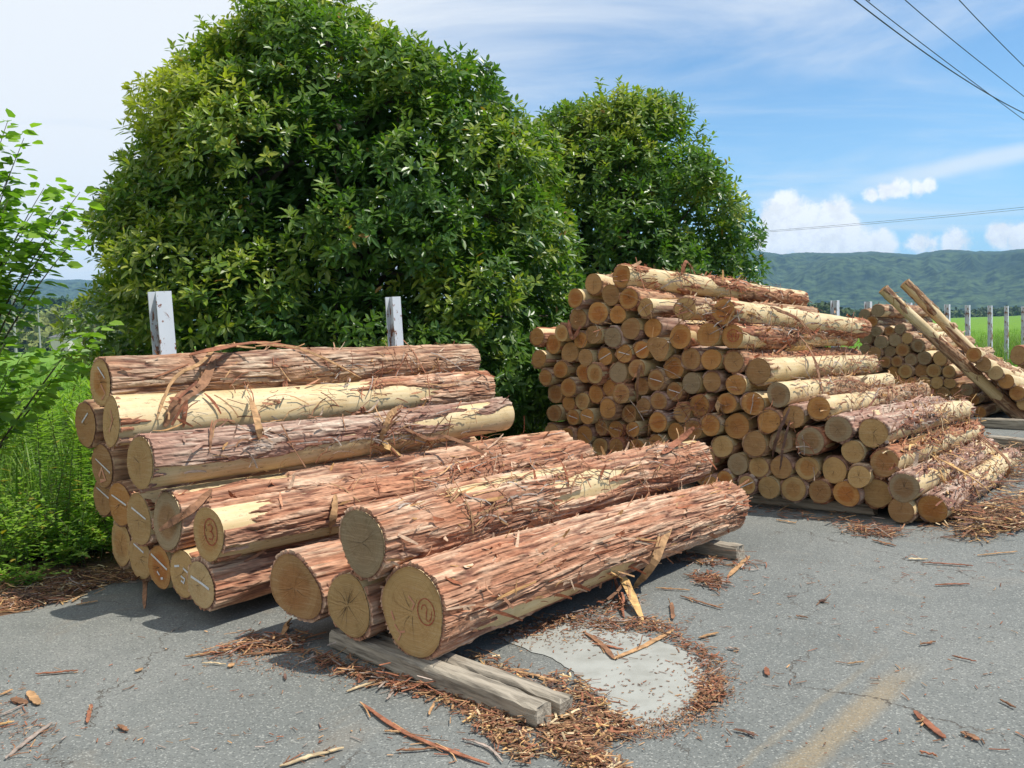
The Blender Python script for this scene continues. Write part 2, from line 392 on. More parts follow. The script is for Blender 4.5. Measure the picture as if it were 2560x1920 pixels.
def blades(n, sampler, h0, h1, w, c1, c2, seed, lean=.35, z0=.0):
    g = np.random.default_rng(seed); P = sampler(n, g); n = len(P)
    h = g.uniform(h0, h1, n)[:, None]; a = g.uniform(0, 2 * np.pi, n); dirs = np.stack([np.cos(a), np.sin(a), 0 * a], 1)
    side = np.stack([-np.sin(a), np.cos(a), 0 * a], 1) * w; up = np.array([0, 0, 1.]); ln = g.uniform(.1, lean, n)[:, None]
    b = np.concatenate([P, np.full((n, 1), z0)], 1)
    m1 = b + up * h * .55 + dirs * ln * h * .25; tp = b + up * h + dirs * ln * h
    V = np.stack([b - side / 2, b + side / 2, m1 + side / 2, m1 - side / 2, tp], 1).reshape(-1, 3)
    k = np.arange(n)[:, None] * 5
    F = [list(r) for r in (k + [0, 1, 2, 3])] + [list(r) for r in (k + [3, 2, 4])]
    c = np.array(c1) + (np.array(c2) - np.array(c1)) * g.random((n, 1)); c = c * g.uniform(.75, 1.2, (n, 1))
    return mesh('blades', V, F, np.repeat(c, 5, 0))
def rice_sampler(n, g):
    a = np.where(g.random(n) < .45, g.uniform(-33, -22, n), g.uniform(14, 33, n)); r = np.exp(g.uniform(np.log(11), np.log(70), n))
    x, y = np.sin(np.radians(a)) * r, np.cos(np.radians(a)) * r; k = in_field(x, y)
    return np.stack([x, y], 1)[k]
tag(obj('rice_plants', blades(42000, rice_sampler, .5, .85, .02, (.10, .22, .02), (.19, .32, .035), 3), M['rice']), 'dense bright green rice growing across the flat paddy', 'rice', kind='stuff')
def rough_sampler(n, g):
    s = np.concatenate([g.uniform(9, 42, n // 2), g.uniform(-4, 8, n // 2)]); t = np.concatenate([g.uniform(-.3, 3.2, n // 2), g.uniform(1.2, 8, n // 2)])
    p = ORG[None, :2] + AX[None, :2] * s[:, None] + PL[None, :2] * t[:, None]; return p
tag(obj('rough_grass', blades(16000, rough_sampler, .35, 1.05, .016, (.10, .20, .03), (.22, .30, .07), 4, .6), M['rice']), 'tall uneven grass along the paddy edge behind the posts', 'grass', kind='stuff')

# hills
def hills(name, a0, a1, r0, r1, ridge, seed, mat, nA, nB, bump):
    g = np.random.default_rng(seed)
    a = np.linspace(a0, a1, nA); v = np.linspace(0, 1, nB); Ag, Vg = np.meshgrid(a, v, indexing='ij')
    xs = [r[0] for r in ridge]; hs = [r[1] for r in ridge]
    H = np.interp(Ag, xs, hs)
    U = (Ag - a0) / (a1 - a0)
    sp = samp(lat(g, (a1 - a0) * .20, 3), U * .98, Vg * .8); sp2 = samp(lat(g, (a1 - a0) * .55, 5), U * .98, Vg); sp3 = samp(lat(g, (a1 - a0) * 1.7, 12), U * .98, Vg)
    rid = 1 - np.abs(2 * sp - 1); rid2 = 1 - np.abs(2 * sp2 - 1)
    prof = np.sin(np.clip(Vg * 1.06, 0, 1.12) * np.pi / 2) ** 1.25
    zz = H * prof * (1 + (rid * .55 + rid2 * .32 + sp3 * .14 - .55) * np.sin(np.pi * np.clip(Vg, 0, 1)) ** .9)
    zz = np.minimum(zz, H * (r0 + (r1 - r0) * Vg) / r1 * (.90 + .1 * Vg))
    zz += bump * .35 * samp(lat(g, nA / 2.2, nB / 1.2), U * .98, Vg) + bump * .5 * samp(lat(g, nA / 6, nB / 2.5), U * .98, Vg)
    rr = r0 + (r1 - r0) * Vg
    Xh, Yh = np.sin(np.radians(Ag)) * rr, np.cos(np.radians(Ag)) * rr
    idx = np.arange(nA * nB).reshape(nA, nB)
    F = np.stack([idx[:-1, :-1], idx[1:, :-1], idx[1:, 1:], idx[:-1, 1:]], -1).reshape(-1, 4)
    return tag(obj(name, mesh(name, np.stack([Xh, Yh, zz - 2], -1).reshape(-1, 3), F, smooth=True), mat), kind='structure')
def elev(px, py):
    r = pray(px, py); return (math.degrees(math.atan2(r[0], r[1])), r[2] / math.hypot(r[0], r[1]))
def ridge_from(pix, dist):
    return sorted((elev(x, y)[0], elev(x, y)[1] * dist + CAMH) for x, y in pix)
hills('wooded_hills', 2, 42, 1300, 2500, ridge_from([(1300, 650), (1700, 612), (1870, 618), (1950, 632), (2020, 626), (2090, 630), (2180, 625), (2290, 633), (2365, 619), (2440, 625), (2500, 625), (2560, 618), (2700, 600), (2900, 640)], 2440), 21, M['hill'], 680, 90, 5.5)
hills('wooded_hills', -45, -8, 1800, 3200, ridge_from([(-200, 730), (0, 712), (60, 702), (120, 692), (160, 695), (190, 693), (240, 697), (300, 694), (420, 690), (700, 690)], 3120), 22, M['hill'], 420, 50, 5.5)

# ------------------------------------------------------------------ logs
CYL = []                                       # (p0, p1, r0, r1) of every log for draping strips
def frame(p0, p1):
    x = unit(np.array(p1) - p0); y = unit(np.cross((0, 0, 1), x)); z = np.cross(x, y)
    return Matrix(((x[0], y[0], z[0], p0[0]), (x[1], y[1], z[1], p0[1]), (x[2], y[2], z[2], p0[2]), (0, 0, 0, 1)))
PAL = dict(pink=((.31, .105, .05), (.49, .235, .13), (.64, .425, .28)), grey=((.27, .115, .06), (.47, .265, .155), (.61, .445, .305)),
           red=((.30, .09, .04), (.43, .18, .09), (.52, .30, .17)), plum=((.26, .12, .085), (.40, .235, .165), (.53, .40, .30)),
           brown=((.27, .115, .055), (.42, .25, .135), (.53, .38, .235)))
FACE = dict(tan=(.45, .285, .115), orange=(.42, .205, .06), grey=(.30, .22, .125), pale=(.50, .345, .165), brown=(.36, .20, .078))

def make_log(p0, p1, r0, r1, seed, nu, nv, label, cat='log', group=None, pal='pink', face='tan', peel=None, coverage=None,
             tilt=(0, 0), shape=None, slivers=0, marks=None, cracks=3, bend=.0, far_face=True):
    rng = np.random.default_rng(seed); p0 = np.array(p0, float); p1 = np.array(p1, float); L = float(np.linalg.norm(p1 - p0))
    root = empty('log', None, frame(p0, p1)); tag(root, label, cat, group)
    CYL.append((p0, p1, r0, r1))
    th = np.linspace(0, 2 * np.pi, nu, endpoint=False); xv = np.linspace(0, 1, nv)
    T, Xn = np.meshgrid(th, xv, indexing='ij'); U = T / (2 * np.pi)
    sh = shape or [(2, rng.uniform(0, .06), rng.uniform(0, 6)), (3, rng.uniform(0, .035), rng.uniform(0, 6)), (5, rng.uniform(0, .012), rng.uniform(0, 6))]
    S = 1 + sum(a * np.cos(k * T - ph) for k, a, ph in sh) * (1 - .5 * Xn)
    lump = (samp(lat(rng, 5, 6), U, Xn) - .5) * .075
    for _ in range(7):
        ka, kx, kh = rng.uniform(0, 6.28), rng.uniform(.05, .95), rng.uniform(.02, .07); lump = lump + kh * np.exp(-((((T - ka + np.pi) % (2 * np.pi) - np.pi) * r0 / .035) ** 2 + ((Xn - kx) * L / .05) ** 2))
    rad = (r0 + (r1 - r0) * Xn) * (S + lump)
    bph = rng.uniform(0, 6); bx = bend * np.sin(np.pi * Xn)
    circ = 2 * np.pi * r0; fine = nu >= 100
    wv = (samp(lat(rng, 4, L / .5), U, Xn) - .5) * .05 / circ * 1.0
    Uw = U + wv
    g = samp(lat(rng, circ / .026, L / .45), Uw, Xn); groove = np.clip(1 - np.abs(2 * g - 1) / .22, 0, 1)
    g2 = samp(lat(rng, circ / .013, L / .28), Uw, Xn); groove2 = np.clip(1 - np.abs(2 * g2 - 1) / .25, 0, 1)
    q1 = samp(lat(rng, circ / .05, L / .5), Uw, Xn); q2 = samp(lat(rng, circ / .018, L / .2), Uw, Xn); q3 = samp(lat(rng, circ / .009, L / .09), Uw, Xn)
    s1 = sst(q1, .44, .50); s2 = sst(q2, .5, .56); s3 = sst(q3, .52, .58)
    h = .008 + .0075 * s1 + .0045 * s2 + .0028 * s3 - .010 * groove - .005 * groove2 * s2
    # where the bark is stripped
    keep = np.full(T.shape, .06)
    en = (samp(lat(rng, circ / .05, L / .28), U, Xn) - .5) * .05 + (samp(lat(rng, circ / .015, L / .07), U, Xn) - .5) * .018
    ex = (samp(lat(rng, circ / .02, L / 1.2), U, Xn) - .5) * .42 + (samp(lat(rng, circ / .06, L / 1.2), U, Xn) - .5) * .3; ez = (samp(lat(rng, circ / .15, L / .35), U, Xn) - .5) * .07
    for (a0, a1, x0, x1) in (peel or []):
        ca, ha = math.radians((a0 + a1) / 2), math.radians((a1 - a0) / 2)
        dt = np.abs((T - ca + np.pi) % (2 * np.pi) - np.pi)
        dd = np.maximum((dt - ha) * r0 + ez, np.abs(Xn - (x0 + x1) / 2) * L - (x1 - x0) / 2 * L + ex)
        keep = np.minimum(keep, dd + en)
    if coverage is not None:
        pn = samp(lat(rng, max(3, circ / .22), max(3, L / .7)), U, Xn) * .75 + samp(lat(rng, circ / .05, L / .2), U, Xn) * .25
        keep = np.minimum(keep, (pn - np.quantile(pn, coverage)) * .3)
    h = np.where(keep > 0, h * sst(keep, 0, .012) + .001, -.006)
    def tilted(x, y, z): return x + (1 - x / L) * (tilt[0] * y + tilt[1] * z)
    # bark shell
    rb = np.maximum(rad + h, .01)
    jit = np.zeros_like(Xn); jit[:, 0] = rng.uniform(.0, .012, nu); jit[:, -1] = -rng.uniform(.0, .02, nu)
    y, z = rb * np.cos(T) + bx * math.cos(bph), rb * np.sin(T) + bx * math.sin(bph); x = tilted(Xn * L + jit, y, z)
    P = PAL[pal]; v = samp(lat(rng, 6, L / .25), U, Xn)
    c = np.array(P[0])[None, None] + (np.array(P[1]) - P[0]) * (.45 + s1 * .35 + .25 * s2 + .25 * (q3 - .5))[..., None]
    c = c + (np.array(P[2]) - np.array(P[1])) * (np.clip((.35 + .65 * s2) * (.4 + .6 * s1) * (v * 1.9 - .15), 0, 1))[..., None]
    c = c + (np.array((.14, .055, .035)) - c) * np.clip(groove * .9 + groove2 * .35, 0, .92)[..., None]
    c = c * rng.uniform(.85, 1.15, T.shape)[..., None]
    V = np.stack([x, y, z], -1)
    # end lips of the bark: fold in to the wood
    lip0 = np.stack([tilted(np.zeros(nu), (rad[:, 0] - .006) * np.cos(th), (rad[:, 0] - .006) * np.sin(th)) + .002, (rad[:, 0] - .006) * np.cos(th), (rad[:, 0] - .006) * np.sin(th)], -1)
    lip1 = np.stack([np.full(nu, L - .002), (rad[:, -1] - .006) * np.cos(th), (rad[:, -1] - .006) * np.sin(th)], -1)
    VV = np.concatenate([lip0[:, None], V, lip1[:, None]], 1); m = nv + 2
    dk = np.array((.15, .065, .045)); CC = np.concatenate([np.broadcast_to(dk, (nu, 1, 3)), c, np.broadcast_to(dk, (nu, 1, 3))], 1)
    CC = np.clip(CC, .02, .75)
    idx = np.arange(nu * m).reshape(nu, m); nx = np.roll(idx, -1, 0)
    F = np.stack([idx[:, :-1], nx[:, :-1], nx[:, 1:], idx[:, 1:]], -1)
    Vf = VV.reshape(-1, 3); Cf = CC.reshape(-1, 3); F = F.reshape(-1, 4)
    # lifted slivers and hanging fibres of bark
    if slivers:
        sv, sf, scol = [], [], []; base = len(Vf)
        for i in range(slivers):
            for _ in range(20):
                a = rng.uniform(-.35, np.pi + .6); xs = rng.uniform(.01, .97)
                if keep[int(a / (2 * np.pi) * nu) % nu, int(xs * (nv - 1))] > .004 or rng.random() < .12: break
            ln = float(np.clip(rng.lognormal(-2.5, .55), .03, .32)); wd = rng.uniform(.003, .011) * (1.5 if rng.random() < .1 else 1)
            yaw = rng.normal(0, .22) if rng.random() < .8 else rng.uniform(-1.2, 1.2)
            l0, l1 = rng.exponential(.007), rng.exponential(.013); n = 4
            col = np.array(P[rng.integers(0, 3)]) * rng.uniform(.75, 1.15)
            if rng.random() < .12: col = np.array((.46, .25, .10)) * rng.uniform(.8, 1.1)
            for k in range(n + 1):
                q = k / n; xx = np.clip(xs * L + (q - .5) * ln * math.cos(yaw), -.01, L + .02); aa = a + (q - .5) * ln * math.sin(yaw) / r0
                rr = (r0 + (r1 - r0) * xx / L) + .014 + l0 * (1 - q) ** 2 * 2 + l1 * q ** 2 * 2
                ww = wd * (1 - .75 * abs(q - .45) * 1.4)
                for sg in (-1, 1):
                    a2 = aa + sg * ww / r0 * math.cos(yaw); sv.append((xx - sg * ww * math.sin(yaw), rr * math.cos(a2), rr * math.sin(a2))); scol.append(col)
                if k: j = base + len(sv) - 4; sf.append((j, j + 1, j + 3, j + 2))
        Vf = np.concatenate([Vf, np.array(sv)]); Cf = np.concatenate([Cf, np.array(scol)]); F = np.concatenate([F, np.array(sf)])
    bk = obj('bark', mesh('bark', Vf, F, Cf, smooth=not fine), M['bark'], root)
    # bare wood under the stripped bark
    if (keep <= 0).any():
        k1, k2 = max(1, nu // 26), max(1, nv // 20)
        th2 = np.arange(0, nu, k1); xi = np.unique(np.append(np.arange(0, nv, k2), nv - 1))
        rw = rad[np.ix_(th2, xi)] + (samp(lat(rng, 6, 14), U, Xn)[np.ix_(th2, xi)] - .5) * .006; Tt = T[np.ix_(th2, xi)]
        y, z = rw * np.cos(Tt) + bx[np.ix_(th2, xi)] * math.cos(bph), rw * np.sin(Tt) + bx[np.ix_(th2, xi)] * math.sin(bph); x = tilted(Xn[np.ix_(th2, xi)] * L, y, z)
        idx = np.arange(x.size).reshape(x.shape); nx = np.roll(idx, -1, 0)
        F2 = np.stack([idx[:, :-1], nx[:, :-1], nx[:, 1:], idx[:, 1:]], -1).reshape(-1, 4)
        obj('bare_wood', mesh('bare_wood', np.stack([x, y, z], -1).reshape(-1, 3), F2, smooth=True), M['wood'], root)
    # sawn ends
    for end in ((0, 1) if far_face else (0,)):
        re = rad[:, -1 if end else 0]; rings = 4
        st_ = max(1, nu // 64); re = re[::st_]; t2 = th[::st_]; n = len(re)
        q = np.linspace(0, 1, rings + 1)[1:]
        yy = (np.outer(q, re * np.cos(t2))).ravel(); zz = (np.outer(q, re * np.sin(t2))).ravel()
        xx = (tilt[0] * yy + tilt[1] * zz if not end else np.full_like(yy, L)) + rng.normal(0, .0008, yy.shape) + (.003 if end else -.003)
        Vd = np.concatenate([[[L + .003 if end else -.003, 0, 0]], np.stack([xx, yy, zz], -1)])
        Fd = [[0, 1 + (k + 1) % n, 1 + k] if not end else [0, 1 + k, 1 + (k + 1) % n] for k in range(n)]
        for i in range(rings - 1):
            for k in range(n):
                f = [1 + i * n + k, 1 + i * n + (k + 1) % n, 1 + (i + 1) * n + (k + 1) % n, 1 + (i + 1) * n + k]; Fd.append(f if not end else f[::-1])
        mi = [0] * len(Fd); Vd = Vd.tolist()
        if not end:
            for _ in range(cracks):
                a = rng.uniform(0, 6.28); ra, rb_ = r0 * rng.uniform(0, .15), r0 * rng.uniform(.45, .92); wdt = min(r0, .13) * rng.uniform(.005, .013); pr = None
                a_w = rng.uniform(-.12, .12)
                for k in range(5):
                    rr = ra + (rb_ - ra) * k / 4; aa = a + a_w * math.sin(k * 1.4); ww = wdt * (1 - k / 4.3)
                    c0 = np.array([rr * math.cos(aa), rr * math.sin(aa)]); nn = np.array([-math.sin(aa), math.cos(aa)])
                    pr2 = []
                    for sg in (-1, 1):
                        q_ = c0 + nn * sg * ww; Vd.append([tilt[0] * q_[0] + tilt[1] * q_[1] - .0055, q_[0], q_[1]]); pr2.append(len(Vd) - 1)
                    if pr: Fd.append([pr[0], pr2[0], pr2[1], pr[1]]); mi.append(1)
                    pr = pr2
        fc = obj('cut_face', mesh('cut_face', Vd, Fd, mi=mi), None, root, mats=[M['cut'], M['crack']])
        tn = np.array(FACE[face]) * rng.uniform(.78, 1.06); fc.color = (*tn, r0 * 1.0)
        if not end and marks:
            for mk in marks:
                mark(fc, mk, r0, tilt, rng)
    return root

def mark(fc, mk, r, tilt, rng):
    """a drawn line on a sawn end; coordinates in units of the radius, (right, up) as seen facing the end"""
    kind, path, wdt = mk; name = {'chalk': 'chalk_mark', 'crayon': 'crayon_mark', 'palecrayon': 'faded_chalk_mark'}[kind]
    for pth in path:
        V, F = [], []; p = np.array(pth, float) * r; n0 = len(V)
        for i in range(len(p)):
            t = p[min(i + 1, len(p) - 1)] - p[max(i - 1, 0)]; t = t / (np.linalg.norm(t) + 1e-9); nrm = np.array([-t[1], t[0]])
            for sg in (-1, 1):
                q = p[i] + nrm * sg * wdt * r / 2 * rng.uniform(.6, 1.2); yy, zz = -q[0], q[1]       # facing the near end, +right is -y
                V.append([tilt[0] * yy + tilt[1] * zz - .0065, yy, zz])
            if i: j = len(V) - 4; F.append([j, j + 2, j + 3, j + 1])
        obj(name, mesh(name, V, F), M[kind], fc)
def circle_path(cx, cy, rx, ry, n=22): return [(cx + rx * math.cos(6.4 * i / n + .6), cy + ry * math.sin(6.4 * i / n + .6)) for i in range(n + 1)]
DIG = {'2': [(-.35, .2), (-.28, .55), (-.05, .62), (.1, .35), (.02, .0), (.0, -.45), (.12, -.6), (.3, -.5), (.42, -.2), (.44, .25)],
       '3': [(-.4, .5), (-.05, .7), (.25, .45), (.1, .1), (-.15, .05), (.2, .0), (.38, -.3), (.15, -.65), (-.3, -.6)],
       '4': None}
def relax(C, lockz=None, it=400, zmin=None, slack=.995):
    """2-D circles (u, z, r): push overlaps apart, keep above the ground"""
    C = np.array(C, float); O = C.copy()
    for k in range(it):
        for i in range(len(C)):
            dv = C[i, :2] - C[:, :2]; dd = np.hypot(dv[:, 0], dv[:, 1]); dd[i] = 9; ov = (C[i, 2] + C[:, 2]) * slack - dd
            for j in np.nonzero(ov > 1e-4)[0]:
                n = dv[j] / (dd[j] + 1e-9); C[i, :2] += n * ov[j] * .5; C[j, :2] -= n * ov[j] * .5
        if zmin is not None: C[:, 1] = np.maximum(C[:, 1], C[:, 2] + zmin)
        C[:, :2] += (O[:, :2] - C[:, :2]) * .01 * (1 - k / it)
    return C

# ---- near pile: large cedar logs, placed from their sawn ends
def on_plane(x, y, na, pt, off=0.):
    n = np.array([math.sin(na), math.cos(na), 0]); r = pray(x, y); t = (n @ (np.array(pt) - EYE) + off) / (n @ r); return EYE + r * t
NP = math.radians(36)
P1 = dict(  # name: x, y, r (photo px), axial offset m, far-end x px or None
    A=(252, 958, 56, 0, 1180), B=(278, 1053, 61, -.05, 1212), X1=(216, 1068, 55, .1, None), X2=(254, 1159, 55, .12, None), C=(350, 1157, 66, -.12, 1256),
    X3=(258, 1244, 48, .22, None), X4=(300, 1266, 57, .1, None), X5=(350, 1300, 64, .02, 1290), X6=(419, 1317, 70, .0, 1400), O=(521, 1336, 70, -.05, 1447),
    X7=(304, 1353, 54, .15, None), X8=(351, 1394, 55, .1, None), K=(405, 1420, 55, .05, None), J=(453, 1447, 60, .02, None), I=(501, 1485, 60, -.06, None),
    H=(737, 1468, 84, .02, None), G=(871, 1512, 82, .0, None), N=(906, 1357, 84, -.04, 1733), F=(1032, 1533, 112, 0, 1812))
INFO = dict(
    A=('topmost thick barked log with a bark sheet draped over it', dict(pal='grey', peel=[], face='tan', marks=[('chalk', [[(-.1, .7), (.5, .2)]], .09), ('palecrayon', [[(.1, -.1), (.5, -.5), (.1, -.75)]], .12)], slivers=100)),
    B=('cream stripped log just under the topmost barked log', dict(pal='pink', peel=[(10, 262, 0, .60), (150, 250, .5, .78)], face='tan', tilt=(.12, .1), marks=[('palecrayon', [[(-.1, .5), (.2, .1), (-.1, -.4)]], .12)], slivers=70)),
    C=('log with plum-grey bark on top and bare wood below', dict(pal='plum', peel=[(193, 320, 0, 1.), (150, 300, .70, 1.1), (60, 150, .80, .92)], face='tan', slivers=110)),
    X1=('dark log end jutting out beside the cream stripped log', dict(pal='brown', face='brown', marks=[('chalk', [[(-.3, .1), (.35, .55)]], .1)])),
    X2=('log end with a white chalk line and red smear', dict(pal='brown', face='brown', marks=[('chalk', [[(-.55, .3), (.8, -.25)]], .08), ('palecrayon', [[(-.3, -.5), (0, -.1), (.3, -.6), (-.2, -.7)]], .2)])),
    X3=('small brown log end tucked at the back of the big-log pile', dict(pal='brown', face='brown', marks=[('chalk', [[(-.6, .5), (.8, .0)]], .09)])),
    X4=('chalk-lined log end with a dark half-moon stain', dict(pal='brown', face='orange', marks=[('chalk', [[(-.7, .35), (.6, .0)]], .1)])),
    X5=('log stripped to cream wood lying below the plum-barked log', dict(pal='pink', peel=[(-20, 215, 0, 1.1)], face='tan', marks=[('chalk', [[(-.5, .45), (.6, .1)]], .08)], slivers=60)),
    X6=('oval log end under a pink-barked log, dark rim', dict(pal='pink', peel=[(40, 110, 0, .22)], face='grey', tilt=(.0, .05), slivers=80)),
    O=('log with a circled red number three on its end', dict(pal='pink', peel=[(100, 165, -.1, .07), (205, 300, 0, .62)], face='tan', slivers=140, marks=[('crayon', [circle_path(.22, .12, .42, .48), [(.22 + .45 * a, .12 + .42 * b) for a, b in DIG['3']]], .045)])),
    X7=('log end at the shaded back foot of the pile', dict(pal='brown', face='tan')),
    X8=('log end with bark shreds hanging in front of it', dict(pal='brown', face='tan', marks=[('chalk', [[(-.5, .6), (.4, .3)]], .09)])),
    K=('yellowish log end with a long white chalk line', dict(pal='brown', coverage=.35, face='orange', marks=[('chalk', [[(-.7, .55), (.7, .0)], [(-.2, -.2), (.0, -.35)], [(.1, -.5), (.3, -.45)]], .1)])),
    J=('log end with chalk dashes, bare wood along its top', dict(pal='pink', peel=[(30, 150, 0, 1)], face='tan', marks=[('chalk', [[(-.6, .25), (-.2, .3)], [(.1, .25), (.8, .0)], [(-.1, -.1), (.2, -.2), (.1, -.4), (-.1, -.3)]], .1)])),
    I=('pink-barked log lying alone at the foot, sticking out furthest', dict(pal='pink', face='pale', slivers=90, marks=[('chalk', [[(-.7, .25), (.2, .05), (.7, -.1)]], .11)])),
    H=('log with a lopsided pear-shaped sawn end', dict(pal='pink', face='brown', slivers=70, tilt=(-.12, 0), shape=[(2, .10, 1.0), (3, .06, 4.4)])),
    G=('log with radial cracks between the pear-ended and the thickest log', dict(pal='pink', peel=[(60, 150, 0, .3)], face='tan', cracks=12, slivers=40)),
    N=('rough barked log with bare patches resting on the thickest log', dict(pal='pink', peel=[(66, 112, .17, .52), (140, 190, .40, .66), (40, 118, .86, 1.1)], face='grey', slivers=240, shape=[(2, .05, 1.9), (3, .03, 2.)])),
    F=('thickest red-barked log with a circled red number two', dict(pal='pink', peel=[(206, 250, .12, .58)], face='tan', slivers=380, cracks=5, shape=[(2, .035, 3.3), (3, .02, .5), (5, .012, 1)],
        marks=[('crayon', [circle_path(.46, .08, .27, .30), [(.46 + .40 * a, .05 + .30 * b) for a, b in DIG['2']]], .024), ('palecrayon', [[(-.1, .35), (.1, .2), (.0, .05)], [(-.7, -.1), (-.6, -.3)], [(-.6, -.4), (-.4, -.6), (-.5, -.75)], [(-.45, -.55), (-.25, -.5)]], .05)])))
F0 = np.array([-.49, 4.23, .1])
keys = list(P1); cen = [on_plane(P1[k][0], P1[k][1], NP, F0, P1[k][3]) for k in keys]
rad1 = [P1[k][2] / FPX * c[1] for k, c in zip(keys, cen)]
cc = relax([(c @ PL, c[2], r + .008) for c, r in zip(cen, rad1)], zmin=.105)
HI = dict(F=(236, 300), N=(170, 270), A=(124, 220), B=(112, 180), C=(124, 220), O=(136, 220), X5=(100, 140), X6=(100, 150), I=(104, 130), H=(110, 110), G=(100, 80), J=(72, 70))
for i, k in enumerate(keys):
    p0 = AX * (cen[i] @ AX) + PL * cc[i, 0]; p0[2] = cc[i, 1]
    fx = P1[k][4]; L = 3.25 + .1 * math.sin(i * 2.3)
    if fx:
        r = pray(fx, 1000); s = r[0] / r[1]; L = (s * p0[1] - p0[0]) / (AX[0] - s * AX[1])
    r0 = rad1[i]; lab, kw = INFO[k]; nu, nv = HI.get(k, (56, 50))
    p1 = p0 + AX * L; r1 = r0 * (.86 if k != 'F' else .80); p1[2] = p0[2] - (r0 - r1) * .9
    make_log(p0, p1, r0, r1, 100 + i, nu, nv, lab, group='big logs of the near pile', bend=.018, **kw)

# ---- tall stack of thinner logs beside the trees
ZS = .34358
Z3 = [(740, 145, 85), (520, 220, 78), (418, 295, 72), (662, 283, 80), (790, 310, 80), (915, 373, 70), (1202, 385, 85), (1483, 408, 95), (425, 450, 78), (567, 420, 86),
      (718, 433, 70), (125, 588, 65), (303, 565, 65), (230, 665, 72), (153, 728, 66), (460, 608, 62), (555, 580, 72), (680, 592, 80), (808, 535, 82), (932, 530, 75),
      (1168, 593, 92), (1372, 575, 92), (1543, 585, 92), (347, 732, 78), (477, 738, 66), (618, 738, 66), (765, 690, 70), (880, 685, 66), (990, 665, 90), (1245, 743, 83),
      (1392, 753, 82), (1555, 770, 80), (1735, 838, 97), (275, 820, 65), (225, 860, 58), (545, 850, 75), (450, 880, 70), (718, 840, 80), (850, 820, 72), (1108, 823, 85),
      (1000, 895, 75), (1250, 925, 80), (1398, 915, 75), (1570, 940, 82), (1880, 1008, 95), (258, 998, 70), (380, 945, 70), (638, 968, 62), (748, 993, 75), (465, 1035, 65),
      (555, 1005, 66), (870, 955, 65), (1115, 993, 70), (1020, 1050, 68), (1700, 1080, 88), (1815, 1198, 88), (1982, 1170, 88), (2175, 1108, 90), (650, 1115, 75), (785, 1145, 68),
      (898, 1090, 62), (360, 1075, 58), (385, 1168, 58), (250, 1145, 65), (490, 1170, 60), (1190, 1140, 75), (1300, 1090, 82), (1510, 1080, 80), (1005, 1210, 78), (600, 1250, 56),
      (690, 1265, 66), (820, 1258, 60), (230, 1285, 68), (350, 1305, 58), (472, 1310, 70), (575, 1380, 70), (700, 1385, 62), (1135, 1280, 70), (1258, 1270, 75), (1395, 1235, 80),
      (1562, 1232, 98), (1465, 1395, 85), (1710, 1370, 95), (1903, 1352, 86), (2112, 1345, 105), (1580, 1515, 85), (1735, 1530, 78), (1902, 1540, 86), (2090, 1542, 88), (1350, 1460, 80),
      (850, 1390, 62), (990, 1360, 62), (1110, 1420, 66), (1240, 1400, 70)]
Z4 = [(860, 620, 103), (1110, 655, 110), (970, 775, 88), (1195, 865, 108), (830, 920, 98), (1008, 968, 88), (1340, 1045, 113), (202, 1025, 70), (350, 1045, 88), (535, 1058, 95),
      (725, 1095, 90), (922, 1105, 100), (1145, 1145, 110), (1320, 1265, 95), (1545, 1245, 108), (40, 985, 72), (-110, 960, 72), (-60, 1090, 72)]
Z = [(1300 + ZS * x, 640 + ZS * y, ZS * r) for x, y, r in Z3] + [(1800 + ZS * x, 860 + ZS * y, ZS * r) for x, y, r in Z4]
NB = math.radians(38.5); D2 = unit((math.sin(NB), math.cos(NB), -.028)); PL2 = np.array([-math.cos(NB), math.sin(NB), 0]); UP2 = np.cross(D2, PL2) * 1.0
UP2 = UP2 if UP2[2] > 0 else -UP2
B0 = np.array([3.2, 6.89, .0])
rg = random.Random(8)
offs = [rg.uniform(-.05, .07) for _ in Z]
cen2 = [on_plane(x, y, NB, B0, o + .1) for (x, y, r), o in zip(Z, offs)]
rad2 = [r / FPX * c[1] for (x, y, r), c in zip(Z, cen2)]
cc2 = relax([(c @ PL2, c @ UP2, r) for c, r in zip(cen2, rad2)], zmin=None, slack=.99)
zlow = {108: .02, 107: .02}
n3 = len(Z3)
SHOW = {0: dict(pal='red', coverage=.45), 1: dict(pal='brown', coverage=.8), 4: dict(pal='red', coverage=.1), 6: dict(pal='brown', coverage=.5), 7: dict(pal='red', peel=[(20, 230, 0, .95)]), 11: dict(pal='red', coverage=.1), 20: dict(pal='red', coverage=.1), 21: dict(pal='red', coverage=.3),
        22: dict(pal='red', coverage=.5), 31: dict(pal='red', coverage=.2), 32: dict(pal='brown', peel=[(40, 250, 0, 1)]), 44: dict(pal='brown', coverage=.55), 57: dict(pal='brown', peel=[(30, 220, 0, .42)]),
        n3: dict(pal='plum', coverage=.2), n3 + 1: dict(pal='plum', peel=[(185, 300, 0, .6), (60, 300, .52, 1), (20, 60, 0, 1)]), n3 + 3: dict(pal='red', peel=[(150, 250, 0, .95)]), n3 + 6: dict(pal='plum', peel=[(150, 260, 0, .28), (60, 200, .78, .95)]),
        n3 + 14: dict(pal='plum', coverage=.5), n3 + 13: dict(pal='brown', coverage=.5)}
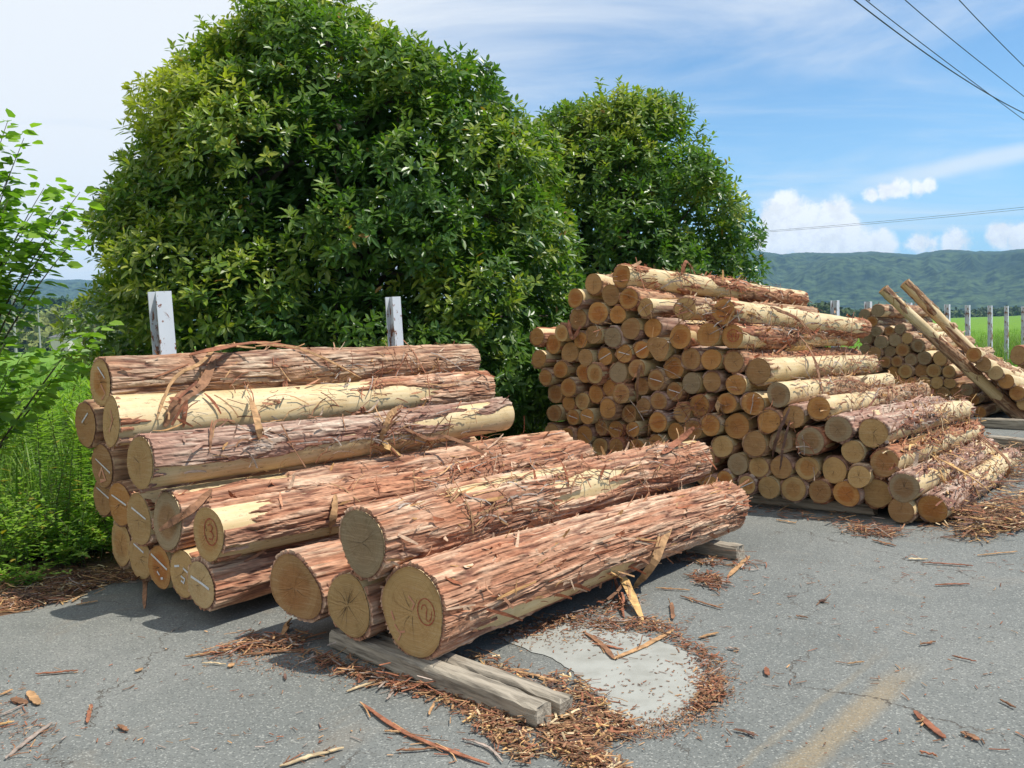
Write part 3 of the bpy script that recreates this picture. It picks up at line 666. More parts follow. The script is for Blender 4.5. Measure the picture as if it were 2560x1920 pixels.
SLAB = {0: 'log crowning the tall stack, shaggy red bark along it', 1: 'short-looking yellow log end beside the topmost log', 4: 'red-barked log directly beneath the topmost log', 6: 'lone pale log end set against red bark in the stack',
        7: 'large peeled pale log with ringed end, bark shreds draped over it', 11: 'orange log end with red shreds beside the tree foliage', 20: 'dark-faced log end under the lone pale one', 21: 'round tan log end with star crack beside the number-marked end',
        22: 'log end with a circled red number on it', 31: 'orange log end below the number-marked end', 32: 'large speckled cream log stripped of its bark', 44: 'grey-ringed log end with flaking bark', 57: 'stripped cream log with fine star cracks in its end',
        n3: 'dark-faced log lying against the stripped white log', n3 + 1: 'white peeled log with dark cracked end on the stack slope', n3 + 3: 'rough-sawn log end, yellow stripe of bare wood along it', n3 + 6: 'grey-green log end with red heart, bare white collar',
        n3 + 14: 'lowest log lying on the asphalt, shreds heaped beside it', n3 + 13: 'log end on the asphalt next to the lowest log'}
greys, oranges, chalks = {17, 37, 85, 44, 84, 41}, {2, 9, 13, 14, 26, 27, 43, 54, 33, 34, 36, 46, 50, 11, 61, 62, 64}, {25, 26, 27, 52, 40, 62, 64, 70, 71, 101}
UMIN, UMAX = cc2[:, 0].min(), cc2[:, 0].max(); FN = dict(grey='grey weathered', orange='orange-brown', tan='tan', brown='dull brown', pale='pale cream')
for i, (c, r) in enumerate(zip(cen2, rad2)):
    u, w = cc2[i, 0], cc2[i, 1]
    p0 = D2 * (c @ D2) + PL2 * u + UP2 * w
    low = .02 if i in (n3 + 13, n3 + 14) else .10
    p0[2] = max(p0[2], r + low)
    L = 3.2 + rg.uniform(-.08, .12)
    dd = D2.copy()
    if p0[2] - r < .16: dd = unit((D2[0], D2[1], -.004))
    if i == 0: dd = unit(at(1955, 742, 10.6) - p0)
    if i == 7: dd = unit(at(2125, 817, 10.2) - p0)
    p1 = p0 + dd * L
    kw = dict(SHOW.get(i, dict(coverage=rg.uniform(.2, .7), pal=rg.choice(['brown', 'red', 'plum'])))); hi = i in SHOW
    fc = 'grey' if i in greys else 'orange' if i in oranges else rg.choice(['orange', 'orange', 'brown', 'brown', 'tan'])
    if i in (n3 + 1, n3 + 2, n3 + 5): fc = 'tan'
    if i in (n3 + 6, n3, 83): fc = 'grey'
    mk = [('chalk', [[(-.75, -.35), (.75, .4)] if i % 2 else [(-.7, .2), (.7, -.15)]], .08)] if i in chalks else None
    if i == 22: mk = [('crayon', [circle_path(.1, .08, .5, .5), [(-.2, .3), (-.25, .0), (.05, .0)], [(.0, .3), (-.02, -.25)], [(.15, .3), (.1, .0), (.42, .02)], [(.36, .3), (.32, -.25)]], .07)]
    zr = p0[2]; ur = (u - UMIN) / (UMAX - UMIN)
    where = ('low in' if zr < .62 else 'halfway up' if zr < 1.25 else 'near the top of') + ' the tall stack' + (' beside the tree' if ur > .68 else ' on its open right slope' if False else ' next to its sloping side' if ur < .33 else '')
    sz = 'thin' if r < .095 else 'thick' if r > .122 else 'medium'
    lab = SLAB.get(i) or f"{sz} {FN[fc]} log end {where}" + (', chalked' if mk else '')
    big = i in (0, 7, 32, n3 + 1, n3 + 3, n3 + 6, n3 + 14, 57, n3, 44, 22)
    make_log(p0, p1, r * .945, r * .84, 300 + i, 76 if big else 56 if hi else 34, 115 if big else 80 if hi else 18, lab, group='logs of the tall stack', face=fc, marks=mk, cracks=rg.choice([1, 2, 3, 4, 6]) if i not in (57, n3 + 5, 21) else 9,
             slivers=(150 if big else 60) if hi else 0, tilt=(rg.uniform(-.06, .06), rg.uniform(-.06, .06)), far_face=hi, bend=.01 if hi else 0.,
             shape=[(3, .12, 1.57), (2, .08, 1.5)] if i == 28 else None, **kw)

# ---- farther stack, its two leaning poles and the logs lying over them
Z5 = [(455, 652, 60), (600, 610, 70), (535, 725, 58), (425, 770, 55), (585, 845, 55), (725, 830, 52), (845, 808, 55), (470, 905, 72), (628, 948, 70), (785, 930, 68), (925, 910, 60), (455, 1035, 60), (565, 1075, 70),
      (728, 1058, 62), (873, 1045, 72), (1045, 990, 70), (680, 1165, 58), (808, 1168, 58), (950, 1160, 65), (1110, 1135, 75), (1265, 1180, 72), (785, 1290, 62), (920, 1305, 75), (1085, 1300, 75), (1235, 1330, 75),
      (1395, 1345, 68), (985, 1420, 60), (1130, 1430, 65), (1290, 1465, 65), (1425, 1475, 62), (830, 1430, 62), (1560, 1500, 66), (700, 1420, 60), (560, 1230, 60), (430, 1180, 60), (560, 1380, 60), (430, 1330, 60)]
NB3 = math.radians(41); D3 = unit((math.sin(NB3), math.cos(NB3), -.01)); PL3 = np.array([-math.cos(NB3), math.sin(NB3), 0]); B3 = at(2350, 950, 14.2)
Z5 = Z5 + [(x, y, 62) for y in (1590, 1730, 1860) for x in range(480 + (y // 10) % 60, 1700, 135)]
c3 = [on_plane(2060 + .22604 * x, 640 + .22604 * y, NB3, B3, rg.uniform(-.05, .08)) for x, y, r in Z5]; r3 = [.22604 * r / FPX * c[1] for (x, y, r), c in zip(Z5, c3)]
q3 = relax([(c @ PL3, c[2], r) for c, r in zip(c3, r3)], zmin=.06, slack=.99)
for i, (c, r) in enumerate(zip(c3, r3)):
    p0 = D3 * (c @ D3) + PL3 * q3[i, 0]; p0[2] = q3[i, 1]; p1 = p0 + D3 * 3.0; p1[2] = max(p1[2], r + .03)
    fc = rg.choice(['tan', 'orange', 'brown', 'grey'])
    vis = i in (0, 1, 2, 6, 10, 15, 20, 19, 24, 25)
    make_log(p0, p1, r, r * .9, 600 + i, 40 if vis else 28, 50 if vis else 14, f"{FN[fc]} log end {'low in' if p0[2] < .55 else 'halfway up' if p0[2] < 1.15 else 'near the top of'} the far stack under the leaning poles" if i != 1 else 'rough dark-faced log on top of the far stack',
             group='logs of the far stack', face=fc if i != 1 else 'grey', pal='brown', coverage=.25, slivers=30 if vis else 0, far_face=vis, cracks=2)
for (a, b, Ya, Yb, r, lab, sd) in [((2207, 723), (2556, 1049), 13.75, 13.45, .078, 'long pole leaning on the far stack, logs lying across its foot', 1), ((2262, 706), (2600, 1052), 14.95, 14.6, .08, 'second leaning pole rising higher behind the first', 2)]:
    p0, p1 = at(*a, Ya), at(*b, Yb)
    o = make_log(p0, p1, r, r * 1.1, 700 + sd, 64, 130, lab, cat='pole', pal='brown', peel=[(60, 120, 0, 1)], coverage=.35, face='brown', slivers=50, cracks=1); o.name = 'leaning_pole'
for i, (x, y) in enumerate([(2434.6, 886.8), (2459.6, 911), (2489, 932), (2515.5, 953), (2542.6, 982.5), (2562, 1008)]):
    p0 = at(x, y, 13.15 - .03 * i); dd = unit((math.sin(NB3 + .02), math.cos(NB3), -.17 + .02 * i)); r = .103
    make_log(p0, p0 + dd * 3.0, r, r * .92, 720 + i, 44, 60, ['round orange-hearted log end highest on the leaning pole', 'log end second down the leaning pole', 'pale log end with a hollow dark heart', 'orange log end below the hollow-hearted one', 'orange log end low on the leaning pole', 'lowest log end at the foot of the leaning pole'][i],
             group='logs lying over the leaning pole', face=['orange', 'brown', 'pale', 'orange', 'orange', 'tan'][i], pal='brown', coverage=.45, slivers=40, cracks=1)
pr = at(2546, 888, 19.); make_log(pr, pr + unit((.9, .35, 0)) * 3.2, .19, .18, 740, 48, 40, 'red-brown log lying beyond the leaning poles by the posts', pal='red', face='brown', cracks=2)
pr2 = pr + np.array([.15, .1, -.37]); make_log(pr2, pr2 + unit((.9, .35, 0)) * 3.2, .18, .17, 741, 40, 20, 'shaded log under the red-brown log by the posts', pal='red', face='brown', cracks=2)
pr3 = pr + np.array([.15, .1, -.37]) ; pr3[2] = .17

# ------------------------------------------------------------------ squared timbers under the piles
def beam(name, a, b, wd, ht, label, seed, group=None, z=.006, worn=0.):
    rng = np.random.default_rng(seed); a = np.array(a, float); b = np.array(b, float); a[2] = b[2] = z; L = np.linalg.norm(b - a)
    root_m = frame(a, b); n = max(12, int(L / .06)); c = .012
    prof = np.array([(-wd / 2 + c, 0), (wd / 2 - c, 0), (wd / 2, c), (wd / 2, ht - c), (wd / 2 - c, ht), (wd / 4, ht), (0, ht), (-wd / 4, ht), (-wd / 2 + c, ht), (-wd / 2, ht - c), (-wd / 2, ht * .66), (-wd / 2, ht * .33), (-wd / 2, c)])
    k = len(prof); V = []
    for i in range(n + 1):
        x = L * i / n
        for (y, zz) in prof:
            e = (1 if i in (0, n) else 0)
            V.append([x + rng.normal(0, .006) * e, y * (1 - worn * (i > n - 4) * .06) + rng.normal(0, .0018), max(0, zz * (1 - worn * (i > n - 3) * rng.uniform(0, .18)) + (rng.normal(0, .0018) if zz > 0 else 0))])
    F = [[i * k + j, i * k + (j + 1) % k, (i + 1) * k + (j + 1) % k, (i + 1) * k + j] for i in range(n) for j in range(k)] + [list(range(k - 1, -1, -1)), [n * k + j for j in range(k)]]
    o = obj(name, mesh(name, V, F), M['timber']); o.matrix_world = root_m
    return tag(o, label, 'timber', group)
e1, e0 = gp(1352, 1822), gp(868, 1632); dv = unit(e0 - e1); nrm = np.array([-dv[1], dv[0], 0])
if nrm[1] < 0: nrm = -nrm
beam('bearer_timber', e1 + dv * 1.5 + nrm * .02, e1 + nrm * .02, .105, .098, 'weathered grey timber with a chewed end, carrying the big logs', 1, worn=1.)
beam('bearer_timber', e1 + dv * 1.45 + nrm * .138, e1 + nrm * .138 + dv * -.02, .088, .094, 'pale split timber lying close behind the chewed-end timber', 2, worn=.6)
dp = e1 + nrm * .75; beam('bearer_timber', dp + dv * 4.9, dp + dv * 1.2, .12, .1, 'shaded timber deep under the big logs by the verge', 4)
f1 = gp(1842, 1404); beam('bearer_timber', f1 + PL * 4.6 + AX * .06, f1 + AX * .06, .12, .1, 'grey timber poking out under the far end of the thickest log', 3, worn=.5)
for k, s in enumerate((.35, 2.3)):
    q = np.array([3.2, 6.89, 0]) + AX * s; beam('bearer_timber', q + PL2 * 4.3, q + PL2 * .52, .11, .095, ['shaded timber under the sawn ends of the tall stack', 'timber under the back of the tall stack'][k], 5 + k)
for k, (p, q) in enumerate([((2420, 1012), (2700, 1018)), ((2430, 1068), (2700, 1082)), ((2470, 1118), (2700, 1140))]):
    a, b = gp(*p), gp(*q); beam('bearer_timber', a, b, .16, .14 if k else .16, ['dark timber at the foot of the far stack', 'pale grey timber on the ground beyond the shred heap', 'cracked grey timber beside the shred heap'][k], 9 + k)

# ------------------------------------------------------------------ steel posts
def post(x, y, ztop, rot, label, s=.125, group='steel posts along the yard'):
    r = empty('steel_post', (x, y, 0)); r.rotation_euler = rot; tag(r, label, 'post', group)
    m = MB(); m.box((-s / 2, s / 2 - .009, 0), (s / 2, s / 2, ztop)); obj('flange', m.me('flange'), M['steel'], r)
    m = MB(); m.box((-s / 2, -s / 2, 0), (s / 2, -s / 2 + .009, ztop)); obj('flange', m.me('flange'), M['steel'], r)
    m = MB(); m.box((-.0035, -s / 2 + .009, 0), (.0035, s / 2 - .009, ztop - .002)); obj('web', m.me('web'), M['steel'], r)
pa = at(417, 729, 6.75); post(pa[0], pa[1], pa[2], (math.radians(1), math.radians(-2.2), -AZ + math.pi / 2), 'white steel post with rust scabs behind the topmost barked log', .122)
pb = at(994, 742, 8.7); post(pb[0], pb[1], pb[2], (0, math.radians(-1.8), -AZ + math.pi / 2), 'grey-white steel post against the dark tree', .105)
for i, (x, y, Y) in enumerate([(2087, 751, 14.2), (2170, 754, 16.2), (2272, 757, 18.3), (2368, 761, 20.6), (2419, 763, 23), (2475, 764, 25.6), (2516, 765, 28), (2558, 766, 30.5)]):
    p = at(x, y, Y); post(p[0], p[1], p[2], (0, 0, -AZ + math.pi / 2 - .03), 'steel post in the row beyond the far stack' if i > 2 else ['steel post rising behind the peeled pale log', 'steel post just behind the far stack', 'steel post showing between the leaning poles'][i], .105)

# ------------------------------------------------------------------ trees and plants
def leaves_mesh(name, base, dirs, nrm, ln, wd, col, fold=.25, droop=.0):
    """two-winged pointed leaves; all arrays (n,3) / (n,)"""
    n = len(base); d_ = dirs / np.linalg.norm(dirs, axis=1, keepdims=True)
    s_ = np.cross(d_, nrm); s_ /= (np.linalg.norm(s_, axis=1, keepdims=True) + 1e-9); u_ = np.cross(s_, d_)
    ln = np.asarray(ln)[:, None]; wd = np.asarray(wd)[:, None]; dn = np.array([0, 0, -1.])
    def P(a, b, c, k): return base + d_ * ln * a + s_ * wd * b + u_ * wd * c + dn * ln * droop * k
    V = np.stack([base, P(.28, .42, fold * .42, .1), P(.66, .40, fold * .40, .45), P(1, 0, 0, 1), P(.66, -.40, fold * .40, .45), P(.28, -.42, fold * .42, .1)], 1).reshape(-1, 3)
    k = np.arange(n)[:, None] * 6
    F = np.concatenate([k + [0, 1, 2, 3], k + [0, 3, 4, 5]])
    return mesh(name, V, F, np.repeat(col, 6, 0))
def rand_unit(g, n): v = g.normal(size=(n, 3)); return v / np.linalg.norm(v, axis=1, keepdims=True)

def evergreen(name, root, lobes, nbump, nshoot, ninner, seed, label, ln=.124):
    g = np.random.default_rng(seed); E = empty(name, root); tag(E, label, 'tree'); root = np.array(root, float)
    C = np.array([l[0] for l in lobes], float); Rl = np.array([l[1] for l in lobes], float)
    def field(p): return np.min(np.linalg.norm((p[:, None] - C[None]) / Rl[None], axis=2), axis=1)
    # clumps sitting on the crown's surface
    area = (Rl[:, 0] * Rl[:, 2]) ** .8; li = g.choice(len(lobes), nbump * 6, p=area / area.sum()); dr = rand_unit(g, nbump * 6); dr[:, 2] = np.where(dr[:, 2] < -.5, -dr[:, 2], dr[:, 2])
    bc = C[li] + dr * Rl[li] * g.uniform(.80, .93, (len(li), 1)); ok = (field(bc) > .78) & (bc[:, 2] > .5); bc = bc[ok][:nbump]; bn = dr[ok][:nbump]; nb = len(bc)
    br = g.uniform(.38, .85, nb)[:, None] * np.array([1, 1, .8])
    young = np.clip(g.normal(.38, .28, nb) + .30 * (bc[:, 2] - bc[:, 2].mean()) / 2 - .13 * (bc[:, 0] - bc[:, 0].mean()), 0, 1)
    w = br[:, 0] ** 2; bi = g.choice(nb, nshoot, p=w / w.sum()); dr = rand_unit(g, nshoot); dr += bn[bi] * .75 + np.array([0, 0, .35]); dr /= np.linalg.norm(dr, axis=1, keepdims=True)
    p = bc[bi] + dr * br[bi] * (1 - np.abs(g.normal(0, .14, (nshoot, 1))))
    ok = (field(p) > .74) & (p[:, 2] > .25); p, dr, bi = p[ok], dr[ok], bi[ok]
    # a sprinkling between the clumps and loose shoots that break the outline
    m = nshoot // 3; li = g.choice(len(lobes), m, p=area / area.sum()); d2 = rand_unit(g, m); p2 = C[li] + d2 * Rl[li] * g.uniform(.82, 1.0, (m, 1)); ok = (field(p2) > .8) & (p2[:, 2] > .3)
    p = np.concatenate([p, p2[ok]]); dr = np.concatenate([dr, d2[ok]]); yg = np.concatenate([young[bi], np.full(ok.sum(), .1)])
    m = nshoot // 22; li = g.choice(len(lobes), m, p=area / area.sum()); d2 = rand_unit(g, m); d2[:, 2] = np.abs(d2[:, 2]); p3 = C[li] + d2 * Rl[li] * g.uniform(1.02, 1.16, (m, 1)); ok = (field(p3) > 1.0) & (p3[:, 2] > .6)
    for q_ in (.0, .07, .14): p = np.concatenate([p, p3[ok] - d2[ok] * q_ * 1.5]); dr = np.concatenate([dr, d2[ok] + [0, 0, .8]]); yg = np.concatenate([yg, np.full(ok.sum(), .55)])
    ns = len(p); ax = dr * .7 + np.array([0, 0, .55]) + g.normal(0, .25, (ns, 3)); ax /= np.linalg.norm(ax, axis=1, keepdims=True)
    k = 8; P = np.repeat(p, k, 0); A_ = np.repeat(ax, k, 0); n = len(P)
    ref = np.where(np.abs(A_[:, 2:]) < .9, np.array([[0, 0, 1.]]), np.array([[1., 0, 0]])); e1_ = np.cross(A_, ref); e1_ /= np.linalg.norm(e1_, axis=1, keepdims=True); e2_ = np.cross(A_, e1_)
    ph = np.tile(np.arange(k) * 2.4, ns) + np.repeat(g.uniform(0, 6.28, ns), k) + g.normal(0, .25, n); lev = np.tile(np.arange(k) / k, ns)
    tl = np.radians(38 + 55 * lev + g.normal(0, 12, n))
    rd = e1_ * np.cos(ph)[:, None] + e2_ * np.sin(ph)[:, None]
    d_ = A_ * np.cos(tl)[:, None] + rd * np.sin(tl)[:, None]; d_[:, 2] -= .22 * lev
    nr = A_ * np.sin(tl)[:, None] - rd * np.cos(tl)[:, None]
    b = P + rd * .008 - A_ * (lev * .10)[:, None]
    L = ln * g.uniform(.7, 1.2, n) * (.8 + .35 * lev); Wd = L * g.uniform(.36, .46, n)
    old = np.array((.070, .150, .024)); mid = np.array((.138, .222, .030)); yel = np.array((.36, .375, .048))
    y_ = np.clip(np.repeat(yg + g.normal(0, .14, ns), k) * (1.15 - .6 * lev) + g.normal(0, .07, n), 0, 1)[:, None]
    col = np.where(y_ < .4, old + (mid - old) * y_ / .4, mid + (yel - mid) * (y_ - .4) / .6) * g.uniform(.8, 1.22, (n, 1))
    odd = g.random(n) < .004; col[odd] = np.array((.30, .16, .03))
    # leaves deeper in the crown
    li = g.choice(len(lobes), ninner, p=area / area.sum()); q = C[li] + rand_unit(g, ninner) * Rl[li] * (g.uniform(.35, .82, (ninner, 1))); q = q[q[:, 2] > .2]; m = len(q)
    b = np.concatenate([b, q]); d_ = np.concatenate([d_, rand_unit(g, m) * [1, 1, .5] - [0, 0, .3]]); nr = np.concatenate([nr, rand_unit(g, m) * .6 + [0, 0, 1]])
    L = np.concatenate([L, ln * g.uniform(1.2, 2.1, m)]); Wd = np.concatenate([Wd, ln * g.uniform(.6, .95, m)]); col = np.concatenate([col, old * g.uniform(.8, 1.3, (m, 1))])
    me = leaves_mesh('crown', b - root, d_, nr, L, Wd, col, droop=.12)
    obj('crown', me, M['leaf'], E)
    # trunk and limbs
    tr = MB(); top = C.mean(0); top[2] = C[:, 2].max() + Rl[:, 2].max() * .4
    pts_ = [root + (top - root) * q + np.array([math.sin(q * 5 + seed) * .12, math.cos(q * 4) * .1, 0]) for q in np.linspace(0, 1, 9)]
    tr.tube([x - root for x in pts_], [.17 * (1 - .85 * q) for q in np.linspace(0, 1, 9)], 9)
    for i in g.choice(nb, min(nb, 46), replace=False):
        s0 = pts_[1 + int(g.uniform(0, 6))]; e = bc[i]; mid_ = (s0 + e) / 2 + np.array([0, 0, .25])
        tr.tube([x - root for x in (s0, s0 * .6 + mid_ * .4, mid_, mid_ * .4 + e * .6, e)], [.055, .045, .032, .02, .008], 6)
    obj('trunk', tr.me('trunk', True), M['branch'], E)
    return E
evergreen('evergreen_tree', (-2.0, 11.7, 0), [((-2.25, 11.7, 2.7), (2.55, 2.2, 2.9)), ((-3.1, 11.5, 3.1), (1.35, 1.6, 1.5)), ((-1.25, 11.5, 3.5), (1.35, 1.6, 1.5)), ((-2.3, 11.6, 4.3), (1.5, 1.5, 1.35)), ((-3.25, 11.4, 1.9), (1.5, 1.9, 2.0)), ((-.55, 11.7, 1.9), (1.3, 1.9, 2.0)), ((-1.6, 11.4, 1.2), (2.4, 1.9, 1.4))], 250, 11500, 11000, 31, 'large dome-shaped evergreen tree, dense glossy leaves, behind the big logs')
evergreen('evergreen_tree', (1.75, 14.9, 0), [((1.75, 14.9, 2.5), (1.95, 1.9, 2.75)), ((2.45, 14.7, 1.7), (1.3, 1.6, 1.9))], 130, 5700, 6500, 32, 'smaller rounded evergreen tree behind the tall log stack')

# broad-leaved shrub reaching in from the verge
def broadleaf(seed):
    g = np.random.default_rng(seed); root = np.array([-4.25, 6.6, 0.]); E = empty('mulberry_shrub', root); tag(E, 'leafy shrub with broad toothed leaves leaning over the weeds', 'shrub')
    tr = MB(); B, Dd, Nn, Ls, Cs = [], [], [], [], []
    tips = [((20, 300), 6.2), ((60, 345), 6.3), ((-60, 330), 6.0), ((200, 480), 6.3), ((160, 555), 6.1), ((110, 470), 6.5), ((30, 420), 6.4), ((-30, 520), 6.2), ((185, 600), 6.2), ((0, 640), 6.0), ((70, 560), 6.1), ((-20, 430), 6.6), ((-30, 600), 6.5),
            ((240, 815), 6.5), ((190, 850), 6.3), ((60, 880), 6.4), ((150, 900), 6.3), ((10, 860), 6.0), ((20, 920), 6.2), ((-40, 760), 6.3), ((-120, 450), 6.3), ((-140, 640), 6.3), ((-100, 850), 6.3), ((90, 520), 6.2), ((140, 520), 6.4), ((20, 500), 6.2)]
    for (px, Yt) in tips:
        e = at(*px, Yt); lowb = px[1] > 720
        s = root + np.array([.1, 0, .55 if lowb else 1.0]) + g.normal(0, .05, 3); mid_ = s * .45 + e * .55 + np.array([-.12, 0, -.12 if lowb else .1])
        path = [s * (1 - q) ** 2 + mid_ * 2 * q * (1 - q) + e * q ** 2 for q in np.linspace(0, 1, 9)]
        tr.tube([x - root for x in path], np.linspace(.011, .002, 9), 5)
        for q in np.concatenate([np.linspace(.35, 1, 40), g.uniform(.5, 1, 40)]):
            pp = s * (1 - q) ** 2 + mid_ * 2 * q * (1 - q) + e * q ** 2; t = unit((e - s)); a = g.uniform(0, 6.28)
            dv = unit(t * .6 + np.array([math.cos(a), math.sin(a), g.uniform(-.35, .45)])); off = dv * g.uniform(.0, .15)
            B.append(pp + off); Dd.append(dv + np.array([0, 0, -.35])); Nn.append(np.array([0, 0, 1]) + g.normal(0, .45, 3)); Ls.append(g.uniform(.07, .125)); f = g.random()
            Cs.append(np.array((.13, .25, .03)) * (1 - f) + np.array((.27, .42, .05)) * f)
    tr.tube([(0, 0, 0), (.03, 0, .5), (.1, .02, 1.0)], [.05, .045, .03], 8)
    obj('trunk', tr.me('trunk', True), M['branch'], E)
    Ls = np.array(Ls); obj('crown', leaves_mesh('crown', np.array(B) - root, np.array(Dd), np.array(Nn), Ls, Ls * .68, np.array(Cs), .2, .15), M['mleaf'], E)
broadleaf(41)

# weeds on the verge: tall whorled stems and low leafy tufts, copied from a few plants
def weed_protos():
    out = []
    for v in range(7):
        g = np.random.default_rng(60 + v); tall = v < 4; H = g.uniform(.95, 1.35) if tall else g.uniform(.25, .5); st_ = MB(); B, Dd, Nn, Ls, Wd, Cs = [], [], [], [], [], []
        for sidx in range(1 if tall else 5):
            base = np.array([0, 0, 0.]) if tall else np.array([g.uniform(-.12, .12), g.uniform(-.12, .12), 0]); lean = g.normal(0, .08 if tall else .25, 2); h = H * g.uniform(.75, 1)
            path = [base + np.array([lean[0] * q * q, lean[1] * q * q, h * q]) for q in np.linspace(0, 1, 6)]; st_.tube(path, np.linspace(.006 if tall else .003, .002, 6), 4, (.13, .14, .05))
            nl = 130 if tall else 34
            for i in range(nl):
                q = .15 + .85 * (i / nl) ** .8; pp = base + np.array([lean[0] * q * q, lean[1] * q * q, h * q]); a = i * 2.4 + g.normal(0, .2); el_ = (.1 + .9 * max(0, q - .75) * 3 + g.normal(0, .15)) if tall else g.uniform(-.2, .7)
                B.append(pp); Dd.append((math.cos(a) * math.cos(el_), math.sin(a) * math.cos(el_), math.sin(el_))); Nn.append((-math.cos(a) * .4, -math.sin(a) * .4, 1)); l = g.uniform(.06, .11) if tall else g.uniform(.035, .08)
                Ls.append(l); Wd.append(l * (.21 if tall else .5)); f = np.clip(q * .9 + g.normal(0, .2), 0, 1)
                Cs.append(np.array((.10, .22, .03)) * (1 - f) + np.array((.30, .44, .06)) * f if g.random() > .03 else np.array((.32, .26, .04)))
        out.append((st_.me('stem'), leaves_mesh('foliage', np.array(B), np.array(Dd), np.array(Nn), np.array(Ls), np.array(Wd), np.array(Cs), .2, .12), tall))
    return out
protos = weed_protos(); gw = random.Random(17)
def weed(x, y, v, sc):
    tall = protos[v][2]; r = empty('weed', (x, y, 0)); r.rotation_euler = (0, 0, gw.uniform(0, 6.28)); r.scale = (sc, sc, sc * gw.uniform(.9, 1.15))
    tag(r, 'tall upright weed with narrow whorled leaves on the verge' if tall else 'low leafy weed tuft at the edge of the verge', 'weed', 'tall weeds on the verge' if tall else 'low weeds on the verge')
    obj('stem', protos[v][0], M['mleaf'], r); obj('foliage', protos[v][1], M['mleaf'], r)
cnt = 0
while cnt < 105:
    x, y = gw.uniform(-6.6, -2.6), gw.uniform(6.2, 10.5)
    s, t = s_of(x, y), t_of(x, y); lim = gp(1280 + x / y * FPX, 1450)[1]
    if t < .55 and s > -.9: continue
    if y < 6.75 + .10 * (x + 3): continue
    if t > 4.2 or x / y > -.30: continue
    weed(x, y, gw.randrange(4), gw.uniform(.95, 1.3)); cnt += 1
cnt = 0
while cnt < 75:
    px, py = gw.uniform(-60, 330), gw.uniform(1330, 1475)
    p = gp(px, py)
    if t_of(p[0], p[1]) < .2 and s_of(p[0], p[1]) > -.75: continue
    if py > 1440 - .12 * px and px > 60: continue
    weed(p[0], p[1], 4 + gw.randrange(3), gw.uniform(.6, 1.2)); cnt += 1

# woodland across the fields, house, poles, far roofs
def woodland(name, crowns, seed, c1, c2, label, nleaf, size):
    g = np.random.default_rng(seed); B, Cc = [], []
    for (x, y, z, r, h, cone) in crowns:
        dd = rand_unit(g, nleaf); dd[:, 2] = np.abs(dd[:, 2]) * 1.0 - .25; q = np.stack([x + dd[:, 0] * r * (1 - .75 * np.clip(dd[:, 2], 0, 1) * cone), y + dd[:, 1] * r * (1 - .75 * np.clip(dd[:, 2], 0, 1) * cone), z + dd[:, 2] * h], 1)
        q += g.normal(0, r * .10, q.shape); B.append(q); f = g.random(); Cc.append((np.array(c1) * (1 - f) + np.array(c2) * f) * g.uniform(.7, 1.25, (nleaf, 1)))
    B = np.concatenate(B); n = len(B); L = g.uniform(.7, 1.3, n) * size
    me = leaves_mesh(name, B, rand_unit(g, n), rand_unit(g, n) * .7 + [0, -.5, .6], L, L * .8, np.concatenate(Cc), .2)
    tag(obj(name, me, M['fargreen']), label, 'woodland', kind='stuff')
g = np.random.default_rng(77); cr = []
def wood_row(x0, x1, n, D, ytop, rs, cone=0., jitter=10):
    out = []
    for i in range(n):
        px = x0 + (x1 - x0) * (i + g.random()) / n; top = np.interp(px, *ytop) + g.normal(0, jitter); r = pray(px, top); s = D * g.uniform(.93, 1.07) / math.hypot(r[0], r[1]); p = EYE + r * s; h = max(4., p[2])
        out.append((p[0], p[1], h * .42, rs * g.uniform(.8, 1.3), h * .58, cone))
    return out
cr = wood_row(-160, 420, 46, 350, ([-200, 100, 180, 300, 420], [800, 782, 760, 752, 750]), 7.5) + wood_row(-160, 420, 34, 320, ([-200, 420], [812, 790]), 6) + wood_row(-160, 420, 30, 300, ([-200, 420], [842, 828]), 5)
woodland('woodland', cr, 78, (.075, .125, .03), (.19, .21, .05), 'broadleaved woodland beyond the paddy behind the house', 320, 1.9)
cr = wood_row(-160, 185, 60, 430, ([-200, 185], [733, 730]), 5.5, 1., 3) + wood_row(-160, 190, 40, 410, ([-200, 185], [748, 745]), 5.5, 1., 3) + wood_row(200, 420, 16, 430, ([200, 420], [738, 735]), 5, 1., 6)
woodland('conifer_wood', cr, 79, (.040, .085, .030), (.070, .125, .040), 'dark conifer wood rising behind the broadleaved trees', 200, 2.1)
cr = wood_row(1985, 2110, 8, 330, ([1985, 2050, 2110], [775, 758, 780]), 5, 0, 2) + wood_row(2090, 2560, 26, 620, ([2090, 2560], [780, 782]), 7, .3, 4)
woodland('woodland', cr, 80, (.040, .075, .018), (.085, .115, .03), 'trees and copses at the foot of the hills beyond the posts', 300, 2.0)

